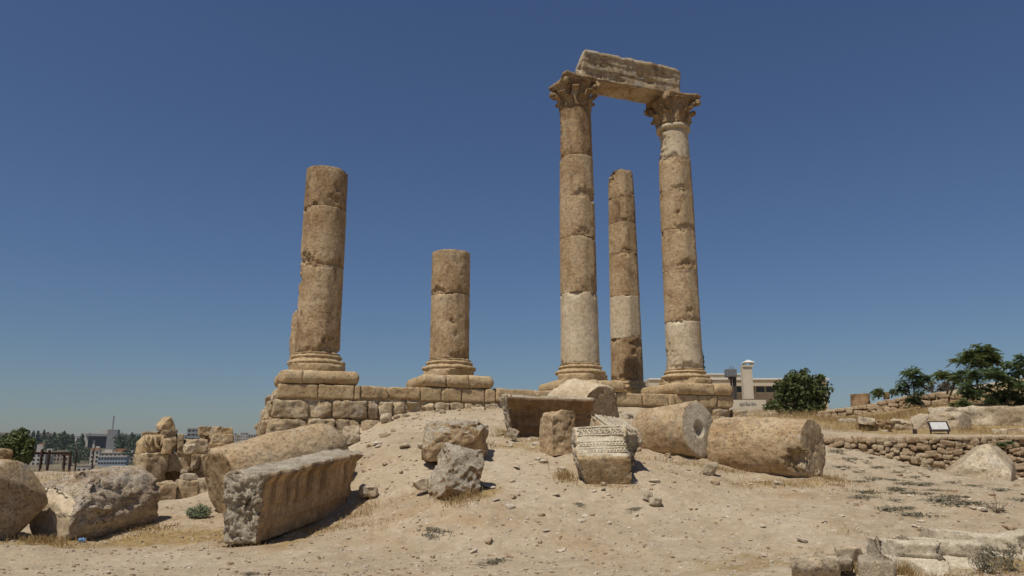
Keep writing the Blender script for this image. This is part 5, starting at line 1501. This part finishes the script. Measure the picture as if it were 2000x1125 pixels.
city('low tan house with tiled roof near the middle posts', 121, 136, 893, 918, D4 - 10, 1, 3, 3, extras=[('roof_tiles', .1, .9, 0, .8, M_RED)])
city('tan house behind the thin right-hand posts', 136, 151, 882, 912, D4 + 50, 1, 4, 3)
city('tall white stair tower with red roof left of the blue-grey block', 175, 191, 880, 930, D4 + 5, 0, 6, 2, extras=[('roof_tiles', .0, .9, 0, .9, M_RED), ('roof_hut', .5, .9, .9, 2.0, M_C[0])])
city('long tan apartment block above the blue-grey block', 190, 256, 885, 925, D4 + 20, 1, 5, 9, extras=[('roof_tiles', .5, .78, 0, 2.2, M_RED), ('roof_hut', .2, .4, 0, 1.6, M_C[0]), ('roof_hut', .8, .95, 0, 1.2, M_C[0])])
city('blue-grey office front with ribbon windows below the tan block', 193, 243, 892, 925, D4 - 6, 3, 4, 10, (.7, .4))
city('low white shed behind the wire fence', 150, 178, 910, 930, D4 - 30, 0, 1, 3)
city('grey tower block with balcony bands behind the far pile of blocks', 365, 388, 837, 885, 560, 2, 6, 3, (.75, .35))
D9 = 900
for x0, x1, yt, mi, rw, cl, lab in ((-8, 15, 845, 1, 2, 5, 'pale skyline house at the far left edge'), (20, 33, 849, 0, 2, 3, 'small white skyline house left of the conifers'),
        (76, 110, 846, 1, 3, 6, 'wide yellowish skyline block behind the conifers'), (110, 131, 848, 1, 2, 4, 'tan skyline house right of the yellowish block'), (135, 152, 852, 0, 2, 3, 'white skyline house left of the grey office block'),
        (228, 244, 847, 2, 2, 3, 'grey skyline house right of the roof mast'), (247, 262, 849, 1, 2, 3, 'tan skyline house left of the ruin'), (344, 364, 850, 2, 2, 4, 'low grey block left of the balcony tower'),
        (452, 461, 847, 0, 4, 2, 'narrow white block right of the far pile'), (461, 470, 850, 1, 3, 2, 'short tan block right of the far pile'), (469, 482, 846, 0, 4, 3, 'taller pale block just left of the slanting drum'), (484, 498, 849, 1, 3, 3, 'pale block grazing the slanting drum'), (500, 516, 852, 2, 2, 3, 'grey block at the right end of the distant skyline')):
    city(lab, x0, x1, yt, 885, D9 - (150 if x0 > 440 else 0), mi, rw * 2, cl)

# pines on the far hill: the mass is one wood, the pointed ones are trees of their own
rg = np.random.default_rng(77)
tp = []
for k in range(230):
    px = rg.uniform(-60, 330); D = rg.uniform(540, 830)
    py = rg.uniform(858, 889)
    if 150 < px < 232: D = rg.uniform(D7 + 40, 830); py += 4
    c = P(px, py, D); m = rg.uniform(3.5, 6.2)
    V, F = leaves([(0, 0, 0, m * .8, m * .8, m), (m * .3, 0, m * .5, m * .5, m * .5, m * .6)], 130, .9, 1000 + k, .7, .5, .5)
    tp.append((V + np.array(c) , F))
for k in range(90):
    px = rg.choice([rg.uniform(138, 176), rg.uniform(226, 330), rg.uniform(-40, 60)]); D = rg.uniform(440, 520); py = rg.uniform(880, 912)
    c = P(px, py, D); m = rg.uniform(2.0, 4.2)
    V, F = leaves([(0, 0, 0, m, m, m)], 90, .6, 2000 + k, .7, .5, .5)
    tp.append((V + np.array(c), F))
for k in range(40):
    px = rg.uniform(420, 540); D = rg.uniform(700, 900); c = P(px, rg.uniform(864, 878), D)
    V, F = leaves([(0, 0, 0, 5, 5, 5)], 80, .9, 3000 + k, .7, .5, .5); tp.append((V + np.array(c), F))
V, F = merge(tp)
tag(mk('distant_wood', V, F, M_PINE, smooth=False), 'dark wood of pines covering the far hillside', 'wood', kind='stuff')
for k, (px, yt, w, lab) in enumerate(((34, 840, 7, 'rounded pine rising above the leafy tree on the skyline'), (60, 842, 5, 'dark pointed pine right of the leafy tree'), (69, 843, 5, 'second pointed pine beside the yellowish block'), (81, 841, 4, 'slim spire of a conifer before the yellowish block'), (101, 846, 5, 'bushy conifer before the wide yellowish block'), (121, 844, 5, 'dark spire-topped conifer before the tan skyline house'), (138, 849, 5, 'conifer on the skyline left of the office stair slab'), (157, 848, 6, 'rounded pine touching the office stair slab'), (255, 846, 6, 'round tree crown on the skyline left of the ruin'))):
    D = 600; b = P(px, 885, D); m = PXM(860, D)
    hh = P(px, yt, D).z - b.z
    bl = [(0, 0, hh * f, w / m * (1.25 - f) * 1.3, w / m * (1.25 - f) * 1.3, hh * .16) for f in (.35, .5, .65, .78, .9)]
    tree('skyline_conifer', lab, 'tree', b, bl, 700, .9, 4000 + k, M_PINE, [([(0, 0, -3), (0, 0, hh * .5), (0, 0, hh * .95)], .5, .15)], group='conifers on the far skyline', shell=.3)

# ================================================================== LOOSE STONES, GRAVEL, GRASS, LITTER
def pebble(seed, n=2, flat=.6):
    rg = np.random.default_rng(seed)
    V, F = roundbox(1, rg.uniform(.6, .95), flat * rg.uniform(.6, 1.1), .28, .22)
    for _ in range(6): V = cut(V, rg.normal(size=3), rg.uniform(.03, .18))
    V = V + vnorm(V, F) * (.09 * fbm(V * 2.4 + seed, seed, 3))[:, None]
    return V, F
protos = []
for k in range(14):
    V, F = pebble(700 + k, flat=.35 if k % 3 else .7)
    me = bpy.data.meshes.new('stone'); me.from_pydata(V.tolist(), [], [tuple(map(int, f)) for f in F]); me.materials.append(M_PEB if k % 3 else M_PEBD); protos.append(me)
rg = np.random.default_rng(99)
def groundpts(n, box_, seed):
    """random points of the photo's ground, as world points"""
    r_ = np.random.default_rng(seed); out = []
    while len(out) < n:
        x0, x1, y0, y1 = box_
        p = G(r_.uniform(x0, x1), r_.uniform(y0, y1), 7.5, 26)
        out.append(p)
    return out
spots = []
for bx, n in (((700, 1400, 800, 960), 110), ((640, 1000, 800, 880), 50), ((900, 1600, 940, 1100), 60), ((1610, 2000, 900, 1040), 60), ((0, 900, 1010, 1120), 18)):
    for p in groundpts(n, bx, int(sum(bx))): spots.append((p, n))
for k, (p, n) in enumerate(spots):
    s = .05 + .15 * rg.random() ** 2.2 + (.12 * rg.random() ** 2 if n == 50 else 0)
    if n == 18: s *= .6
    o = bpy.data.objects.new('small_stone', protos[k % 14]); COL.objects.link(o)
    o.location = (p.x, p.y, p.z + s * .10)
    o.scale = (s, s, s * rg.uniform(.7, 1.1)); o.rotation_euler = (rg.uniform(-.3, .3), rg.uniform(-.3, .3), rg.uniform(0, 6.28))
    tag(o, 'small pale stone lying loose on the dusty ground', 'stone', 'loose stones on the dusty ground')
# gravel
xs_, parts = [], []
gv = [pebble(900 + k, flat=.5) for k in range(6)]
gl = []
for k in range(6):
    V, F = box(1, .8, .5); V = V * rg.uniform(.75, 1.25, V.shape); gl.append((V, F))
N_ = 7500
ang = rg.uniform(-.66, .66, N_); dist = 8.2 + 13.5 * rg.random(N_) ** 1.2
gxx, gyy = np.tan(ang) * dist, dist
zz_ = hz(gxx, gyy)
for k in range(N_):
    s = .014 + .04 * rg.random() ** 2.5
    V, F = gl[k % 6]
    parts.append((xf(V, (gxx[k], gyy[k], zz_[k] + s * .1), rg.uniform(0, 6.28), s), F))
V, F = merge(parts)
tag(mk('gravel', V, F, [M_PEB, M_PEBD], smooth=False, fmat=np.repeat((np.random.default_rng(3).random(N_) < .42).astype(int), 6)), 'fine gravel strewn over the dust', 'gravel', kind='stuff')
# dry grass
def grass(patches, seed):
    rg = np.random.default_rng(seed); V, F = [], []
    for px, py, D, rx, ry, n, h in patches:
        if D is None: h *= .62; n = int(n * 1.5)
        c = G(px, py) if D is None else P(px, py, D)
        xs = c.x + rg.normal(size=n) * rx * .5; ys = c.y + rg.normal(size=n) * ry * .5
        zs = hz(xs, ys)
        for x, y, z_ in zip(xs, ys, zs):
            hh = h * rg.uniform(.4, 1.2); a = rg.uniform(0, 6.28); w = .0025 + .003 * rg.random() + h * .010
            lean = rg.normal(size=2) * hh * .45
            dx, dy = math.cos(a) * w, math.sin(a) * w
            st = len(V)
            V += [(x - dx, y - dy, z_ - .02), (x + dx, y + dy, z_ - .02), (x + lean[0] * .4 + dx * .7, y + lean[1] * .4 + dy * .7, z_ + hh * .6), (x + lean[0] * .4 - dx * .7, y + lean[1] * .4 - dy * .7, z_ + hh * .6), (x + lean[0], y + lean[1], z_ + hh)]
            F += [(st, st+1, st+2, st+3), (st+3, st+2, st+4)]
    return np.array(V), F
gp_ = [(470, 1068, None, .5, .3, 260, .10), (620, 1040, None, 1.3, .4, 420, .09), (700, 1000, None, .4, .5, 220, .12), (210, 1056, None, 1.5, .2, 240, .09), (290, 1035, None, .5, .25, 260, .12), (80, 1060, None, .6, .35, 420, .16),
       (330, 1030, None, 1.2, .5, 160, .04), (900, 975, None, .35, .3, 380, .20), (1105, 935, None, .2, .3, 160, .22), (1180, 950, None, .6, .15, 180, .07), (1340, 905, None, .9, .3, 260, .10), (1420, 920, None, .5, .25, 160, .12), (1520, 945, None, 1.4, .3, 420, .09), (1625, 938, None, .35, .25, 160, .15),
       (1065, 860, None, .9, .2, 240, .10), (985, 852, None, .25, .3, 160, .18), (1180, 880, None, .3, .3, 100, .1), (960, 870, None, .3, .2, 60, .12), (860, 800, None, 1.0, .2, 80, .10), (1550, 1090, None, 1.2, .6, 60, .06),
       (1720, 1105, 8.55, .35, .12, 320, .16), (1850, 1124, 8.3, .5, .06, 110, .05), (1765, 1115, 8.4, .15, .1, 120, .12), (1960, 1124, 8.6, .5, .15, 110, .06), (1650, 1040, None, .5, .2, 60, .06), (1680, 965, None, .4, .2, 60, .07)]
for k in range(16):
    gp_.append((rg.uniform(1625, 2000), rg.uniform(810, 846), rg.uniform(22, 30), 1.6, 1.2, 260, .20))
for k in range(14):
    gp_.append((rg.uniform(1690, 1880), rg.uniform(780, 815), rg.uniform(27, 34), 2.0, 1.5, 260, .24))
for k in range(5): gp_.append((rg.uniform(1860, 1990), 780, rg.uniform(29, 34), 2.0, 1.5, 150, .26))
for k in range(6): gp_.append((rg.uniform(1480, 1640), 815, rg.uniform(40, 50), 2.5, 1.5, 150, .4))
for k in range(8): gp_.append((rg.uniform(60, 260), rg.uniform(920, 935), rg.uniform(21, 26), 1.6, 1.0, 130, .10))
V, F = grass(gp_, 5)
tag(mk('dry_grass', V, F, M_STRAW, smooth=False), 'dry yellow grass along the stones and over the right terrace', 'grass', kind='stuff')
# flat weeds on the right slope
wm = []
for k in range(4):
    r2 = np.random.default_rng(50 + k)
    V, F = leaves([(r2.uniform(-.10, .10), r2.uniform(-.05, .05), .02, .20, .10, .03) for _ in range(4)], 120, .026, 60 + k, .35, .9, .1)
    Vt, Ft = merge([tube([(-.3 + .06 * i, -.1 * (i % 3 - 1), .004), (-.2 + .06 * i, .1 * (i % 3 - 1), .02)], [.004, .003], 4) for i in range(10)])
    V, F = merge([(V, F), (Vt, Ft)])
    me = bpy.data.meshes.new('weed'); me.from_pydata(V.tolist(), [], [tuple(map(int, f)) for f in F]); me.materials.append(M_WEED); wm.append(me)
wpts = [(1690, 905), (1655, 900), (1640, 915), (1720, 915), (1760, 912), (1700, 938), (1680, 942), (1745, 940), (1755, 925), (1785, 935), (1800, 950), (1815, 945), (1830, 960), (1850, 975), (1838, 980), (1700, 965), (1690, 975), (1745, 978), (1770, 995), (1910, 990), (1925, 993), (1820, 920), (1870, 930), (1780, 968), (1900, 950), (1990, 980), (1735, 1000), (1790, 1012), (1670, 925), (1630, 885), (1950, 960), (1860, 945), (845, 1045), (838, 1050), (490, 1122), (960, 1102), (1240, 1000), (1130, 990), (1745, 955), (1760, 962), (1815, 968), (1860, 985), (1700, 895), (1775, 948)]
for k, (px, py) in enumerate(wpts):
    p = G(px, py); o = bpy.data.objects.new('flat_weed', wm[k % 4]); COL.objects.link(o)
    s = rg.uniform(.55, 1.25); o.location = p; o.scale = (s, s, s); o.rotation_euler = (0, 0, rg.uniform(-.7, .3) if px > 1600 else rg.uniform(0, 6))
    if px > 1600: tag(o, 'flat grey-green weed mat on the right slope', 'weed', 'weed mats on the right slope')
    else: tag(o, 'sparse dry weed alone in the foreground dust', 'weed', 'lone weeds in the foreground dust')
# twiggy dead plant on the right slope
p = G(1948, 1003)
root = empty('dead_plant', p); tag(root, 'dead twiggy plant on the right slope above the corner stones', 'plant')
tp = []
for k in range(26):
    a = rg.uniform(0, 6.28); l = rg.uniform(.08, .17); tp.append(tube([(0, 0, -.02), (math.cos(a) * l * .6, math.sin(a) * l * .6, l * .5), (math.cos(a) * l, math.sin(a) * l, l * rg.uniform(.4, 1.2))], [.004, .003, .002], 4))
tp.append(tube([(0, 0, 0), (.0, 0, .18), (-.02, 0, .36)], [.005, .004, .003], 4))
V, F = merge(tp); mk('twigs', V, F, M_TWIG, root)
# litter
def crumple(name, label, px, py, s, cols_, seed):
    p = G(px, py); V, F = roundbox(1, .7, .55, .25, .12)
    V = V + vnorm(V, F) * (.22 * fbm(V * 3.2 + seed, seed, 3))[:, None]
    m = plain_mat(name, cols_, .35, 6, rough=.35, spec=.5)
    o = mk(name, V * s, F, m, M=Matrix.Translation(p + Vector((0, 0, s * .22))), smooth=False)
    tag(o, label, 'litter')
crumple('plastic_bag', 'crumpled blue plastic bag under the battered left drum', 160, 1061, .11, (.13, .25, .42), 3)
crumple('plastic_wrapper', 'crumpled pale wrapper behind the flat topped corner rock', 1602, 1090, .09, (.42, .40, .50), 4)

# ------------------------------------------------------------------ haze over the city
hm = bpy.data.materials.new('thin_haze'); hm.use_nodes = True
hn = hm.node_tree; hn.nodes.remove(hn.nodes['Principled BSDF'])
pv = hn.nodes.new('ShaderNodeVolumePrincipled')
pv.inputs['Color'].default_value = (.86, .90, .96, 1); pv.inputs['Density'].default_value = HAZE
pv.inputs['Anisotropy'].default_value = .2
hn.links.new(pv.outputs[0], hn.nodes['Material Output'].inputs['Volume'])
V, F = box(10400, 6300, 72, (0, 2900, 0))
hz_ob = mk('haze', V + np.array([0, 0, 0]), F, hm, smooth=False)
hz_ob.location = (0, 0, 3.5)
tag(hz_ob, kind='stuff')
